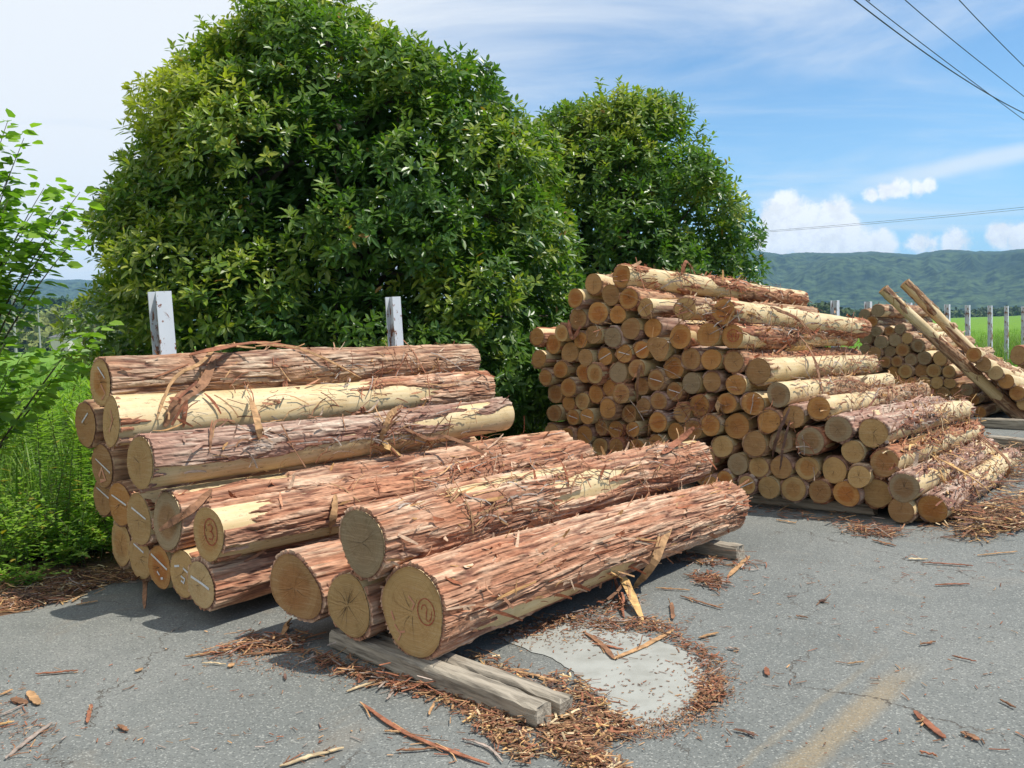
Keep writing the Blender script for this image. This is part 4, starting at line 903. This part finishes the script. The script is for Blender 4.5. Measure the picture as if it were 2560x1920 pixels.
def house(name, cpx, D, w, dp, h, roofh, label, rot=0., wall='wall', cat='house', rooftype='hip', win=3):
    r = pray(*cpx); s = D / math.hypot(r[0], r[1]); E = empty(name, (r[0] * s, r[1] * s, 0)); E.rotation_euler = (0, 0, -math.atan2(r[0], r[1]) + rot); tag(E, label, cat)
    m = MB(); m.box((-w / 2, -dp / 2, 0), (w / 2, dp / 2, h)); obj('wall', m.me('wall'), M[wall], E)
    o_ = .5; zz = h + .003; ins = min(w, dp) / 2 if rooftype == 'hip' else 0
    V = [(-w / 2 - o_, -dp / 2 - o_, zz), (w / 2 + o_, -dp / 2 - o_, zz), (w / 2 + o_, dp / 2 + o_, zz), (-w / 2 - o_, dp / 2 + o_, zz), (-w / 2 - o_ + ins, 0, zz + roofh), (w / 2 + o_ - ins, 0, zz + roofh)]
    obj('roof', mesh('roof', V, [[0, 1, 5, 4], [1, 2, 5], [2, 3, 4, 5], [3, 0, 4], [3, 2, 1, 0]]), M['roof' if wall != 'greywall' else 'greenhouse'], E)
    for i in range(win):
        x = -w / 2 + w * (i + .5) / win; m = MB(); m.box((x - .7, -dp / 2 - .06, .9), (x + .7, -dp / 2 + .02, 2.2)); f = obj('window', m.me('window'), M['white'], E)
        m = MB(); m.box((x - .6, -dp / 2 - .075, 1.0), (x + .6, -dp / 2 - .061, 2.1)); obj('pane', m.me('pane'), M['glass'], f)
    return E
house('house', (198, 868), 250, 10, 8, 4.0, 2.0, 'cream house with a grey hipped roof beyond the paddy', .5, win=2)
sgn = house('workshop', (1978, 812), 240, 7.5, 6, 2.6, .5, 'low white workshop with lettered roof sign panels', 0, 'white', 'building', win=2)
for i, dx in enumerate((-1.3, .1, 1.5)):
    m = MB(); m.box((dx - .42, -3.2, 3.35), (dx + .42, -3.12, 4.2)); pn = obj('sign_panel', m.me('sign_panel'), M['white'], sgn)
    m = MB(); m.box((dx - .05, -3.0, 2.5), (dx + .05, -2.92, 3.35)); obj('sign_leg', m.me('sign_leg'), M['greywall'], sgn)
    gly = [[[(-.22, .3), (-.3, .0)], [(-.22, .22), (.25, .22), (.15, -.1), (-.15, -.35)]], [[(-.28, .22), (.28, .22), (.0, -.08)], [(-.12, .05), (.14, -.3)]], [[(.2, .3), (.08, -.05), (-.22, -.33)]]][i]
    m = MB()
    for stq in gly: m.ribbon([(dx + a, -3.215, 3.775 + b) for a, b in stq], .11, (0, -1, 0), .01)
    obj('letter', m.me('letter'), M['sign'], pn)
for i, (px, w_, kind) in enumerate([(2130, 9, 'white'), (2160, 12, 'greywall'), (2205, 8, 'wall'), (2385, 13, 'wall'), (2402, 8, 'greywall'), (2440, 26, 'white'), (2466, 20, 'white'), (2508, 30, 'greywall'), (2540, 16, 'white'), (2575, 14, 'wall'), (2075, 12, 'greywall')]):
    house('farm_building', (px, 800), 690 + 12 * (i % 3), w_, 8, 2.3 + .7 * (i % 2), 1.0, ['small white farm building behind the first right-hand posts', 'wide grey shed near the far stack', 'small cream house near the far stack', 'cream house between the slender posts', 'little grey shed beside the cream house', 'long white greenhouse row across the paddy', 'second white shed row across the paddy', 'long grey barn with pale roof across the paddy', 'white barn end beside the long grey barn', 'cream house furthest along the paddy edge', 'grey shed with pale roof below the wooded hill'][i], 0, kind, 'building', 'gable', 0)
def pylon(px, ytop, D, arms, label):
    p = at(px, ytop, D); E = empty('utility_pole', (p[0], p[1], 0)); tag(E, label, 'utility pole')
    m = MB(); m.tube([(0, 0, 0), (0, 0, p[2])], [.22, .14], 8); obj('pole', m.me('pole'), M['pole'], E)
    for z_, w_ in arms:
        m = MB(); m.box((-w_ / 2, -.2, p[2] - z_ - .06), (w_ / 2, -.12, p[2] - z_ + .06)); a_ = obj('crossarm', m.me('crossarm'), M['pole'], E)
        for k in range(4):
            x = -w_ / 2 + w_ * (k + .5) / 4; m = MB(); m.tube([(x, -.16, p[2] - z_ + .06), (x, -.16, p[2] - z_ + .3)], [.06, .04], 6); obj('insulator', m.me('insulator'), M['white'], a_)
    if arms: m = MB(); m.tube([(.3, -.1, p[2] - 3.2), (.3, -.1, p[2] - 2.2)], .22, 8); obj('transformer', m.me('transformer'), M['pole'], E)
pylon(28, 702, 132, [(.5, 2.0), (1.7, 1.8)], 'utility pole with crossarms and transformer seen past the shrub')
pylon(94, 762, 205, [], 'plain concrete pole in front of the woodland')

def wire(pts_, label, r=.012, ext=(0., 0.)):
    pts_ = [np.array(p) for p in pts_]; a, mdl, b = pts_
    P = [a * (1 - q) * (1 - 2 * q) + mdl * 4 * q * (1 - q) + b * q * (2 * q - 1) for q in np.linspace(-ext[0], 1 + ext[1], 40)]
    m = MB(); m.tube(P, r, 6); tag(obj('power_line', m.me('power_line'), M['wire']), label, 'cable', 'overhead lines')
def atz(x, y, z): r = pray(x, y); return EYE + r * (z - CAMH) / r[2]
wire([atz(2136, 0, 8.2), atz(2395, 188, 8.0), atz(2560, 283, 8.0)], 'thick overhead cable sagging lowest, crossing another near its end', .014, (.35, .5))
wire([atz(2165, 0, 8.8), atz(2329, 127, 8.6), atz(2560, 300, 8.5)], 'overhead cable crossing over the lowest-sagging one', .011, (.35, .5))
wire([atz(2263, 0, 8.8), atz(2406, 120, 8.7), atz(2560, 241, 8.6)], 'overhead cable running alone between the crossing pair and the steep one', .011, (.35, .5))
wire([atz(2398, 0, 8.8), atz(2480, 86, 8.7), atz(2560, 166, 8.6)], 'steepest overhead cable, apart from the others', .011, (.5, 1.))
for k in (0, 1):
    wire([at(1700, 592 + 2 * k, 88), at(2150, 558 + 4 * k, 78), at(2700, 502 + 6 * k, 66)], ['upper of two thin lines strung above the hills', 'lower of two thin lines strung above the hills'][k], .013, (.4, .3))

# ------------------------------------------------------------------ bark strips, shreds and litter
CA = [(np.array(a), np.array(b), ra, rb) for a, b, ra, rb in CYL]
c_a = np.array([c[0] for c in CA]); c_d = np.array([unit(c[1] - c[0]) for c in CA]); c_L = np.array([np.linalg.norm(c[1] - c[0]) for c in CA]); c_r0 = np.array([c[2] for c in CA]); c_r1 = np.array([c[3] for c in CA])
def cast(o, d_):
    """nearest hit with any log side or the ground -> point, normal, log index (-1 ground)"""
    r = (c_r0 + c_r1) / 2 + .014
    m_ = o - c_a; dd = c_d @ d_; md = np.einsum('ij,ij->i', m_, c_d)
    A_ = d_ @ d_ - dd ** 2; B_ = m_ @ d_ - md * dd; C_ = np.einsum('ij,ij->i', m_, m_) - md ** 2 - r ** 2
    disc = B_ ** 2 - A_ * C_; t = np.where((disc > 0) & (A_ > 1e-9), (-B_ - np.sqrt(np.maximum(disc, 0))) / np.maximum(A_, 1e-9), 1e9)
    al = md + t * dd; rloc = c_r0 + (c_r1 - c_r0) * np.clip(al / c_L, 0, 1)
    t = np.where((t > .2) & (al > 0) & (al < c_L), t, 1e9); i = int(np.argmin(t)); tg = (.012 - o[2]) / d_[2] if d_[2] < -1e-6 else 1e9
    # sawn ends
    te = np.where(np.abs(dd) > 1e-6, -md / np.where(np.abs(dd) > 1e-6, dd, 1), 1e9); pe = m_ + te[:, None] * d_; rad_ = np.linalg.norm(pe - (np.einsum('ij,ij->i', pe, c_d))[:, None] * c_d, axis=1)
    te = np.where((te > .2) & (rad_ < c_r0), te, 1e9); j = int(np.argmin(te))
    if te[j] < min(t[i], tg): return o + d_ * te[j] - c_d[j] * .01, -c_d[j], j
    if t[i] < tg:
        p = o + d_ * t[i]; q = c_a[i] + c_d[i] * ((p - c_a[i]) @ c_d[i]); return p, unit(p - q), i
    return o + d_ * tg, np.array([0, 0, 1.]), -1
def pix_hit(x, y): return cast(EYE, pray(x, y))
def drop(p):                                   # let a point fall onto what lies beneath it
    return cast(np.array([p[0], p[1], p[2] + .0]), np.array([1e-5, 1e-5, -1.]))
def spline(P, n):
    P = np.array(P, float)
    if len(P) == 2: return np.array([P[0] + (P[1] - P[0]) * q for q in np.linspace(0, 1, n)])
    t = np.linspace(0, len(P) - 1, n); out = []
    for x in t:
        i = min(int(x), len(P) - 2); f = x - i; p0, p1, p2, p3 = P[max(i - 1, 0)], P[i], P[i + 1], P[min(i + 2, len(P) - 1)]
        out.append(.5 * (2 * p1 + (p2 - p0) * f + (2 * p0 - 5 * p1 + 4 * p2 - p3) * f * f + (3 * p1 - p0 - 3 * p2 + p3) * f ** 3))
    return np.array(out)
BC = dict(brown=(.23, .115, .06), red=(.27, .105, .055), yellow=(.54, .33, .13), pale=(.60, .45, .26), tan=(.41, .235, .11), dark=(.13, .07, .05), grey=(.33, .26, .21))
gs = np.random.default_rng(91); SK = [0]
def strip(P, wdt, col, label, N=None, thick=.004, group=None, fray=0, name='bark_strip', n=16):
    P = spline(P, n); SK[0] += 1; N = (0, 0, 1) if N is None else N
    w_ = wdt * (1 - np.abs(np.linspace(-1, 1, n)) ** 3 * .7) * gs.uniform(.85, 1.15, n)
    m = MB(); m.ribbon(P + np.concatenate([gs.normal(0, .0015, (n, 2)), np.abs(gs.normal(0, .0015, (n, 1)))], 1), w_, N, thick, np.array(BC[col]) * gs.uniform(.9, 1.1))
    for _ in range(fray):
        k = gs.integers(0, n - 4); q = P[k:k + 4] + gs.normal(0, wdt * .35, 3) * [1, 1, .4]; q = q + np.outer(np.linspace(0, 1, 4) ** 2, gs.normal(0, wdt * 1.2, 3) * [1, 1, .5]); q[:, 2] = np.maximum(q[:, 2], .012)
        m.ribbon(q, wdt * gs.uniform(.12, .3), N, .002, np.array(BC[['brown', 'red', 'tan'][gs.integers(0, 3)]]) * gs.uniform(.8, 1.2))
    o = obj(name, m.me(name), M['strip']); return tag(o, label, 'bark', group)
def gstrip(a, b, wpx, col, label, curve=0., group='bark scraps on the asphalt', fray=2, lift=.0):
    A_, B_ = gp(*a, .013), gp(*b, .013); mid_ = (A_ + B_) / 2 + np.array([-(B_ - A_)[1], (B_ - A_)[0], 0]) * curve; mid_[2] += lift
    strip([A_, mid_, B_], wpx / FPX * A_[1], col, label, fray=fray, group=group)
SCR = 'reddish bark scrap lying on the open asphalt'; NEAR = 'bark scrap among the litter by the timbers'
for a in [((902, 1759), (1222, 1912), 12, 'red', 'longest thin curved bark strip on the asphalt before the timbers', -.06, 8), ((992, 1878), (1095, 1871), 8, 'brown', 'short straight bark sliver beside the longest strip', 0, 1), ((1428, 1797), (1490, 1935), 20, 'brown', 'wide brown bark strip running away from the timber ends', .08, 5),
          ((1157, 1847), (1258, 1905), 7, 'grey', 'grey crooked twig-like bark sliver by the litter', .1, 2), ((867, 1730), (997, 1695), 9, 'pale', 'pale curled shaving in front of the chewed timber', .1, 3), ((968, 1751), (1010, 1677), 10, 'grey', 'grey pointed splinter leaning near the curled shaving', 0, 1), ((1068, 1735), (1131, 1731), 12, 'tan', NEAR, 0, 2),
          ((1283, 1677), (1413, 1708), 12, 'tan', NEAR, 0, 3), ((1424, 1728), (1500, 1750), 8, 'brown', NEAR, 0, 2), ((1072, 1788), (1086, 1759), 7, 'tan', NEAR, 0, 0), ((961, 1829), (1005, 1831), 8, 'tan', NEAR, 0, 0),
          ((1464, 1583), (1534, 1648), 14, 'brown', 'brown bark strip on the concrete patch pointing at the thickest log', .05, 3), ((1534, 1648), (1683, 1576), 16, 'tan', 'long tan bark strip lying across the concrete patch', -.03, 6), ((1480, 1610), (1560, 1625), 8, 'red', 'short red sliver on the concrete patch', .05, 1),
          ((1819, 1443), (1873, 1391), 14, 'tan', 'broad bark splinter beside the far timber end', 0, 2), ((1747, 1596), (1796, 1583), 10, 'tan', SCR, .05, 1), ((1679, 1508), (1683, 1549), 10, 'brown', SCR, 0, 1), ((1701, 1490), (1805, 1522), 6, 'brown', SCR, 0, 2), ((1640, 1470), (1725, 1476), 5, 'tan', SCR, 0, 1),
          ((2286, 1779), (2363, 1848), 19, 'red', 'flat wide red bark slab alone on the asphalt by the ochre streak', 0, 2), ((1837, 1824), (1886, 1842), 9, 'dark', 'dark curled bark flake by the concrete patch', .15, 3), ((2270, 1397), (2318, 1399), 8, 'pale', 'pale shaving on the asphalt in front of the tall stack', 0, 0), ((2306, 1407), (2431, 1415), 7, 'red', 'long red bark sliver near the pale shaving', .02, 3),
          ((2338, 1463), (2423, 1461), 8, 'red', SCR, .05, 3), ((2443, 1389), (2544, 1379), 5, 'tan', SCR, .0, 1), ((2403, 1832), (2447, 1852), 16, 'brown', SCR, .1, 5), ((2300, 1612), (2340, 1604), 6, 'brown', SCR, 0, 2), ((2380, 1640), (2440, 1655), 4, 'red', SCR, 0, 2),
          ((89, 1686), (196, 1677), 8, 'red', 'straight red bark stick alone on the asphalt before the weeds', .0, 1), ((14, 1898), (130, 1808), 13, 'grey', 'grey-brown frayed bark stick pointing to the weeds', .02, 4), ((72, 1729), (97, 1762), 20, 'tan', 'chunky tan bark flake among scraps', 0, 0), ((31, 1746), (66, 1760), 22, 'brown', 'square brown bark flake among scraps', 0, 0),
          ((0, 1738), (31, 1725), 8, 'tan', SCR, 0, 0), ((218, 1808), (229, 1762), 10, 'red', SCR, 0, 1), ((297, 1814), (319, 1828), 12, 'brown', SCR, 0, 2), ((700, 1917), (860, 1870), 14, 'pale', 'pale brush-like bark bundle on the asphalt', .03, 9), ((0, 1789), (62, 1762), 5, 'grey', SCR, 0, 0), ((0, 1812), (30, 1805), 9, 'yellow', SCR, 0, 1),
          ((179, 1505), (210, 1484), 8, 'tan', 'tan sliver at the edge of the pile shadow', 0, 1), ((190, 1513), (245, 1503), 7, 'tan', 'longer tan sliver at the edge of the pile shadow', .02, 1), ((463, 1643), (600, 1620), 9, 'tan', 'splayed bark strip before the pear-ended log', 0, 5), ((505, 1659), (564, 1662), 5, 'pale', 'thin pale shaving before the pear-ended log', .08, 0), ((600, 1640), (765, 1625), 12, 'brown', 'brown bark strip under the pear-ended log', .04, 6),
          ((340, 1680), (355, 1672), 12, 'tan', SCR, 0, 0), ((575, 1668), (580, 1660), 14, 'tan', SCR, 0, 0), ((712, 1685), (715, 1700), 6, 'dark', SCR, 0, 0), ((820, 1660), (850, 1640), 6, 'brown', SCR, .05, 1), ((1990, 1540), (2020, 1545), 5, 'brown', SCR, 0, 1), ((1915, 1670), (1920, 1690), 12, 'red', SCR, 0, 0), ((2050, 1505), (2062, 1500), 12, 'dark', SCR, 0, 3), ((1820, 1620), (1850, 1625), 10, 'grey', SCR, 0, 3),
          ((2120, 1660), (2160, 1655), 4, 'tan', SCR, 0, 0), ((2500, 1750), (2540, 1770), 6, 'brown', SCR, 0, 2), ((2300, 1880), (2340, 1890), 6, 'red', SCR, 0, 3), ((2180, 1350), (2240, 1365), 8, 'brown', SCR, 0, 4), ((1940, 1300), (1990, 1308), 6, 'tan', SCR, 0, 2)]:
    gstrip(a[0], a[1], a[2], a[3], a[4], a[5], fray=a[6])
# strips leaning on or draped over the big logs
def lean(path, wpx, col, label, lifts=None, fray=2, n=18, thick=.005):
    P, N = [], []; hits = [pix_hit(*q) for q in path]; near = min(h[0][1] for h in hits)
    for i, q in enumerate(path):
        p, nn, _ = hits[i]
        if p[1] > near + .9:                   # the pixel looks past the log: stay level with the nearest neighbour on it
            j = min((k for k in range(len(path)) if hits[k][0][1] <= near + .9), key=lambda k: abs(k - i)); p = at(q[0], q[1], hits[j][0][1] + .05); nn = np.array([0, -.3, 1.])
        P.append(p + nn * (lifts[i] if lifts else .02)); N.append(nn)
    strip(P, wpx / FPX * P[0][1], col, label, unit(np.mean(N, 0) + np.array([0, -.5, .2])), thick, 'loose bark on the big logs', fray, n=n)
lean([(1584, 1470), (1625, 1385), (1690, 1262)], 20, 'tan', 'tan bark slat propped from the asphalt against the thickest log', (0, .05, .01), 2)
lean([(1522, 1430), (1560, 1490), (1606, 1553)], 26, 'yellow', 'split yellow-brown bark peel hanging off the thickest log to the asphalt', (.02, .10, .0), 10)
lean([(1515, 1430), (1540, 1480), (1560, 1545)], 9, 'red', 'red fibre bundle hanging beside the split peel', (.02, .06, 0), 8)
lean([(623, 1000), (640, 1090), (660, 1182)], 17, 'tan', 'upright pointed bark slat across the plum-barked log', (.02, .05, .02), 1)
lean([(388, 1050), (430, 985), (480, 925), (546, 888), (640, 878)], 10, 'tan', 'golden arched bark strip springing from the stripped log', (.02, .10, .12, .06, .02), 3, 26)
lean([(640, 876), (720, 882), (800, 905), (895, 940)], 6, 'tan', 'golden strip fanning down over the topmost log', (.03, .05, .06, .04), 8, 22)
lean([(410, 1066), (440, 1010), (490, 955), (534, 900)], 26, 'brown', 'frayed brown bark band below the golden arch', (.01, .05, .08, .03), 10)
lean([(455, 1066), (460, 1010), (458, 975)], 12, 'red', 'short red bark stave standing on the stripped log', (.015, .03, .03), 2)
lean([(470, 893), (560, 884), (650, 874), (780, 884)], 20, 'red', 'long dark red bark sheet on the crest of the topmost log', (.015, .04, .05, .02), 4, 22)
lean([(690, 900), (705, 960), (690, 1010)], 14, 'red', 'curled red bark hank hanging on the topmost log', (.02, .05, .02), 14)
lean([(426, 1321), (470, 1280), (526, 1232)], 20, 'brown', 'broken bark wedge jutting over the numbered log end', (.06, .05, .02), 3)
lean([(815, 1345), (822, 1295), (831, 1245)], 17, 'tan', 'bark stave standing between the numbered logs', (.02, .04, .04), 1)
lean([(1000, 1070), (1060, 1090), (1130, 1115), (1290, 1175)], 10, 'brown', 'long brown bark ribbon lying over the middle logs', (.03, .05, .06, .02), 6, 24)
lean([(945, 1105), (965, 1050), (1000, 1010)], 16, 'tan', 'tan bark twist sticking up on the plum-barked log', (.02, .07, .04), 8)
lean([(950, 1100), (975, 1130), (1000, 1145)], 20, 'yellow', 'yellow bark chip below the tan twist', (.02, .03, .02), 1)
lean([(520, 1130), (535, 1075), (580, 1050)], 8, 'brown', 'forked thin bark sprig on the plum-barked log', (.02, .05, .03), 4)
lean([(720, 870), (745, 868), (850, 872), (900, 868)], 12, 'red', 'red bark tangle on the crest of the topmost log', (.02, .04, .04, .03), 14)
lean([(700, 1600), (720, 1570), (738, 1545)], 17, 'tan', 'pale bark stub dangling under the pear-ended log', (.0, .02, .02), 1)
lean([(1650, 1140), (1690, 1115), (1735, 1085)], 18, 'red', 'stiff red bark tongue on the far end of the patchy log', (.02, .03, .05), 3)
lean([(365, 1440), (363, 1480), (362, 1530)], 13, 'brown', 'bark shred hanging down by the chalk-lined ends', (.08, .08, .02), 5)
# strips hanging on the tall stack
def lean2(*a, **k): lean(*a, **k)
lean([(1614, 850), (1606, 930), (1600, 1010)], 6, 'brown', 'thin brown bark strand hanging down the front of the tall stack', (.03, .06, .04), 8)
lean([(1618, 1040), (1616, 1070), (1618, 1095)], 12, 'tan', 'tan bark tail hanging low on the tall stack', (.03, .04, .03), 5)
lean([(1980, 1018), (1955, 1085), (1920, 1150)], 8, 'dark', 'dark bark whip hanging slantwise before the log ends', (.04, .08, .05), 3)
lean([(1980, 1050), (1968, 1110), (1957, 1172)], 6, 'dark', 'second dark bark whip hanging beside the slanting one', (.04, .07, .05), 2)
lean([(1960, 868), (2000, 860), (2024, 866)], 12, 'yellow', 'yellow-brown bark plate jutting from the stack side', (.03, .06, .04), 1)
lean([(1990, 840), (2020, 900), (2050, 985)], 9, 'brown', 'long bark strap draped over the stack side', (.03, .06, .03), 6)
lean([(1920, 772), (1985, 800), (2030, 850)], 9, 'brown', 'bark strap draped over the peeled pale log', (.03, .05, .03), 10)
lean([(1795, 995), (1802, 1020), (1800, 1055)], 14, 'tan', 'tan bark tag dangling among the log ends', (.04, .05, .03), 4)
lean([(2340, 1180), (2352, 1210), (2362, 1240)], 16, 'yellow', 'golden bark slat lying across the lower stack slope', (.03, .05, .03), 1)
lean([(2330, 1155), (2400, 1210), (2490, 1265)], 8, 'yellow', 'long golden bark lath slanting down the stack slope', (.05, .10, .08), 4)
lean([(2440, 1100), (2490, 1170), (2515, 1215)], 12, 'brown', 'brown bark strap on the shred heap', (.06, .12, .08), 8)
lean([(1458, 815), (1440, 845), (1430, 800)], 9, 'red', 'red bark tag beside the tree foliage', (.03, .05, .05), 3)
lean([(1700, 690), (1716, 672), (1735, 690)], 9, 'red', 'bark loop on the topmost log of the tall stack', (.02, .07, .02), 6)

def shreds(name, region, n, label, wr, lr, cols, seed, lift=.02, logs=True, sag=True):
    """many loose fibres scattered over what the given photo region shows"""
    g = np.random.default_rng(seed); m = MB(); k = 0
    while k < n:
        x, y = region(g); p, nn, i = pix_hit(x, y); k += 1
        if (i < 0) == logs or p[1] > 14: continue
        L = np.clip(g.lognormal(math.log(lr), .5), lr * .3, lr * 3); t = unit(np.cross(nn, g.normal(size=3))); b = np.cross(nn, t)
        if logs and g.random() < .5: t = unit(c_d[i] * g.choice([-1, 1]) + b * g.normal(0, .5) * .6)
        cv = g.normal(0, .22); P = []
        for q in np.linspace(-.5, .5, 5):
            s_ = p + t * L * q + np.cross(nn, t) * cv * L * (q * q - .1) + nn * (lift * g.uniform(.4, 1.2) + lift * 2 * (q * q) * g.uniform(0, 1.5))
            if logs and sag: s_ = s_ - np.array([0, 0, .22 * L * q * q])
            s_[2] = max(s_[2], .012); P.append(s_)
        c = np.array(BC[cols[g.integers(0, len(cols))]]) * g.uniform(.7, 1.25)
        m.ribbon(P, L * 0 + g.uniform(*wr), nn, .0015, c)
    return tag(obj(name, m.me(name), M['strip']), label, 'bark', kind='stuff')
CL = ['brown', 'red', 'red', 'tan', 'brown', 'grey']; CL2 = ['brown', 'brown', 'red', 'tan', 'brown', 'tan', 'red', 'brown', 'pale', 'yellow', 'dark']
def line_region(segs, sd):
    def f(g):
        a, b = segs[g.integers(0, len(segs))]; q = g.random(); return (a[0] + (b[0] - a[0]) * q + g.normal(0, sd), a[1] + (b[1] - a[1]) * q + g.normal(0, sd))
    return f
shreds('bark_shreds', line_region([((1560, 680), (1950, 735)), ((1700, 775), (1900, 800)), ((1880, 860), (2180, 880)), ((1900, 800), (2120, 835)), ((2000, 960), (2300, 960)), ((2050, 930), (2200, 900)), ((2100, 1000), (2340, 960)), ((2250, 1060), (2420, 980))], 17), 760, 'loose bark shreds strewn over the tall stack', (.004, .014), .16, CL, 1)
shreds('bark_shreds', line_region([((2280, 1100), (2440, 1020)), ((2320, 1180), (2480, 1090)), ((2380, 1240), (2540, 1130)), ((2240, 1130), (2420, 1040))], 28), 420, 'heaped bark shreds on the lower slope of the tall stack', (.004, .018), .2, CL2, 2, .035)
shreds('bark_shreds', line_region([((560, 910), (1150, 900)), ((450, 1010), (1150, 960)), ((600, 1120), (1200, 1050)), ((700, 1200), (1400, 1120)), ((1000, 1250), (1500, 1150)), ((900, 1100), (1250, 1130)), ((1150, 1300), (1750, 1150))], 26), 560, 'loose bark shreds on the backs of the big logs', (.003, .011), .15, CL, 3)
shreds('bark_shreds', line_region([((1480, 800), (1640, 1100)), ((1600, 700), (1760, 1060)), ((1700, 1000), (1780, 1040)), ((1500, 1080), (1700, 1120)), ((1850, 950), (2050, 1150))], 18), 240, 'stray shreds caught between the log ends of the tall stack', (.003, .009), .17, CL, 4, .03)
def ground_heap(name, segs, n, label, sd, lr, seed, wr=(.003, .012), cols=CL2, hmax=.03):
    g = np.random.default_rng(seed); m = MB()
    for _ in range(n):
        (a, b), wgt = segs[g.integers(0, len(segs))], 0; q = g.random(); px = a[0] + (b[0] - a[0]) * q + g.normal(0, sd); py = min(1960, a[1] + (b[1] - a[1]) * q + g.normal(0, sd * .5)); p = gp(px, py)
        L = np.clip(g.lognormal(math.log(lr), .6), lr * .25, lr * 3.2); a_ = g.uniform(0, 3.14); t = np.array([math.cos(a_), math.sin(a_), g.normal(0, .10)]); z0 = .010 + g.exponential(hmax * .35); cv = g.normal(0, .3)
        P = [p + t * L * s + np.array([-t[1], t[0], 0]) * cv * L * s * s + np.array([0, 0, z0]) for s in ((-.5, 0, .5) if L > .06 else (-.5, .5))]
        for v in P: v[2] = max(.010, v[2])
        m.ribbon(P, g.uniform(*wr), (g.normal(0, .2), g.normal(0, .2), 1), .0015, np.array(BC[cols[g.integers(0, len(cols))]]) * g.uniform(.65, 1.2))
    return tag(obj(name, m.me(name), M['strip']), label, 'bark litter', kind='stuff')
ground_heap('bark_litter', [((1180, 1640), (1480, 1900)), ((1250, 1680), (1530, 1860)), ((1330, 1760), (1480, 1940)), ((1400, 1700), (1560, 1830)), ((1200, 1800), (1330, 1900)), ((1380, 1860), (1560, 1960)), ((1100, 1740), (1300, 1830))], 2900, 'brown chips drifted round the timber ends', 24, .035, 5, (.003, .010))
ground_heap('bark_litter', [((1250, 1600), (1600, 1500)), ((1350, 1560), (1700, 1580)), ((1500, 1560), (1650, 1560)), ((1620, 1560), (1760, 1640)), ((1765, 1640), (1800, 1760)), ((1790, 1700), (1740, 1790)), ((1780, 1720), (1760, 1780)), ((1250, 1600), (1600, 1500)), ((1350, 1560), (1650, 1575)), ((1250, 1600), (1600, 1510))], 1500, 'bark chips lining the rim of the concrete patch', 15, .03, 6, (.003, .009), CL)
ground_heap('bark_litter', [((540, 1640), (760, 1600)), ((620, 1600), (740, 1620)), ((760, 1640), (1000, 1720)), ((880, 1690), (1080, 1740))], 620, 'bark litter before the pear-ended log', 16, .075, 7, (.003, .011), CL)
ground_heap('bark_litter', [((2380, 1300), (2640, 1230)), ((2330, 1310), (2560, 1290)), ((2440, 1230), (2640, 1160)), ((2420, 1340), (2560, 1310)), ((2480, 1150), (2640, 1130))], 1900, 'thick drift of bark shreds beside the lowest log', 22, .11, 8, (.004, .016), CL2, .12)
ground_heap('bark_litter', [((1820, 1260), (2260, 1330)), ((2100, 1310), (2250, 1345)), ((1700, 1400), (1890, 1420)), ((1750, 1440), (1800, 1470)), ((2130, 1330), (2230, 1340))], 700, 'thin bark litter along the foot of the tall stack', 14, .07, 9, (.003, .010), CL)
ground_heap('bark_litter', [((-20, 1480), (250, 1440)), ((0, 1520), (160, 1490)), ((150, 1450), (420, 1440)), ((0, 1500), (240, 1460))], 2200, 'dry stalks and bark litter on the soil verge', 18, .07, 10, (.003, .010), CL2 + ['dark', 'grey'])
ground_heap('bark_litter', [((-200, 1700), (2700, 1700)), ((-200, 1850), (2700, 1850)), ((300, 1600), (2700, 1560)), ((1700, 1480), (2700, 1400)), ((0, 1760), (60, 1860))], 900, 'tiny bark crumbs scattered over the asphalt', 55, .022, 11, (.002, .006), CL, .004)

ground_heap('bark_litter', [((1300, 1600), (1740, 1700)), ((1480, 1700), (1740, 1760)), ((1400, 1580), (1650, 1640))], 170, 'sparse crumbs strewn across the concrete patch', 26, .014, 12, (.002, .006), CL, .003)
ground_heap('bark_litter', [((1130, 1650), (1500, 1920)), ((1250, 1600), (1700, 1560)), ((1770, 1650), (1780, 1760)), ((1560, 1840), (1760, 1790)), ((540, 1640), (1000, 1700)), ((2300, 1330), (2600, 1300))], 4200, 'fine bark dust round the litter', 34, .010, 13, (.002, .005), CL + ['tan', 'brown'], .003)

# ------------------------------------------------------------------ air
m, t, b, o = material('haze'); t.n.remove(b)
vol = t.new('ShaderNodeVolumePrincipled', {'Color': (.36, .66, 1.0), 'Density': 1.8e-4, 'Anisotropy': .0}); t.l.new(vol.outputs[0], o.inputs['Volume'])
mb = MB(); mb.box((-3600, -60, -6), (3600, 3700, 262)); hz = obj('haze', mb.me('haze'), m); tag(hz, 'thin blue summer haze over the valley', 'haze', kind='stuff')
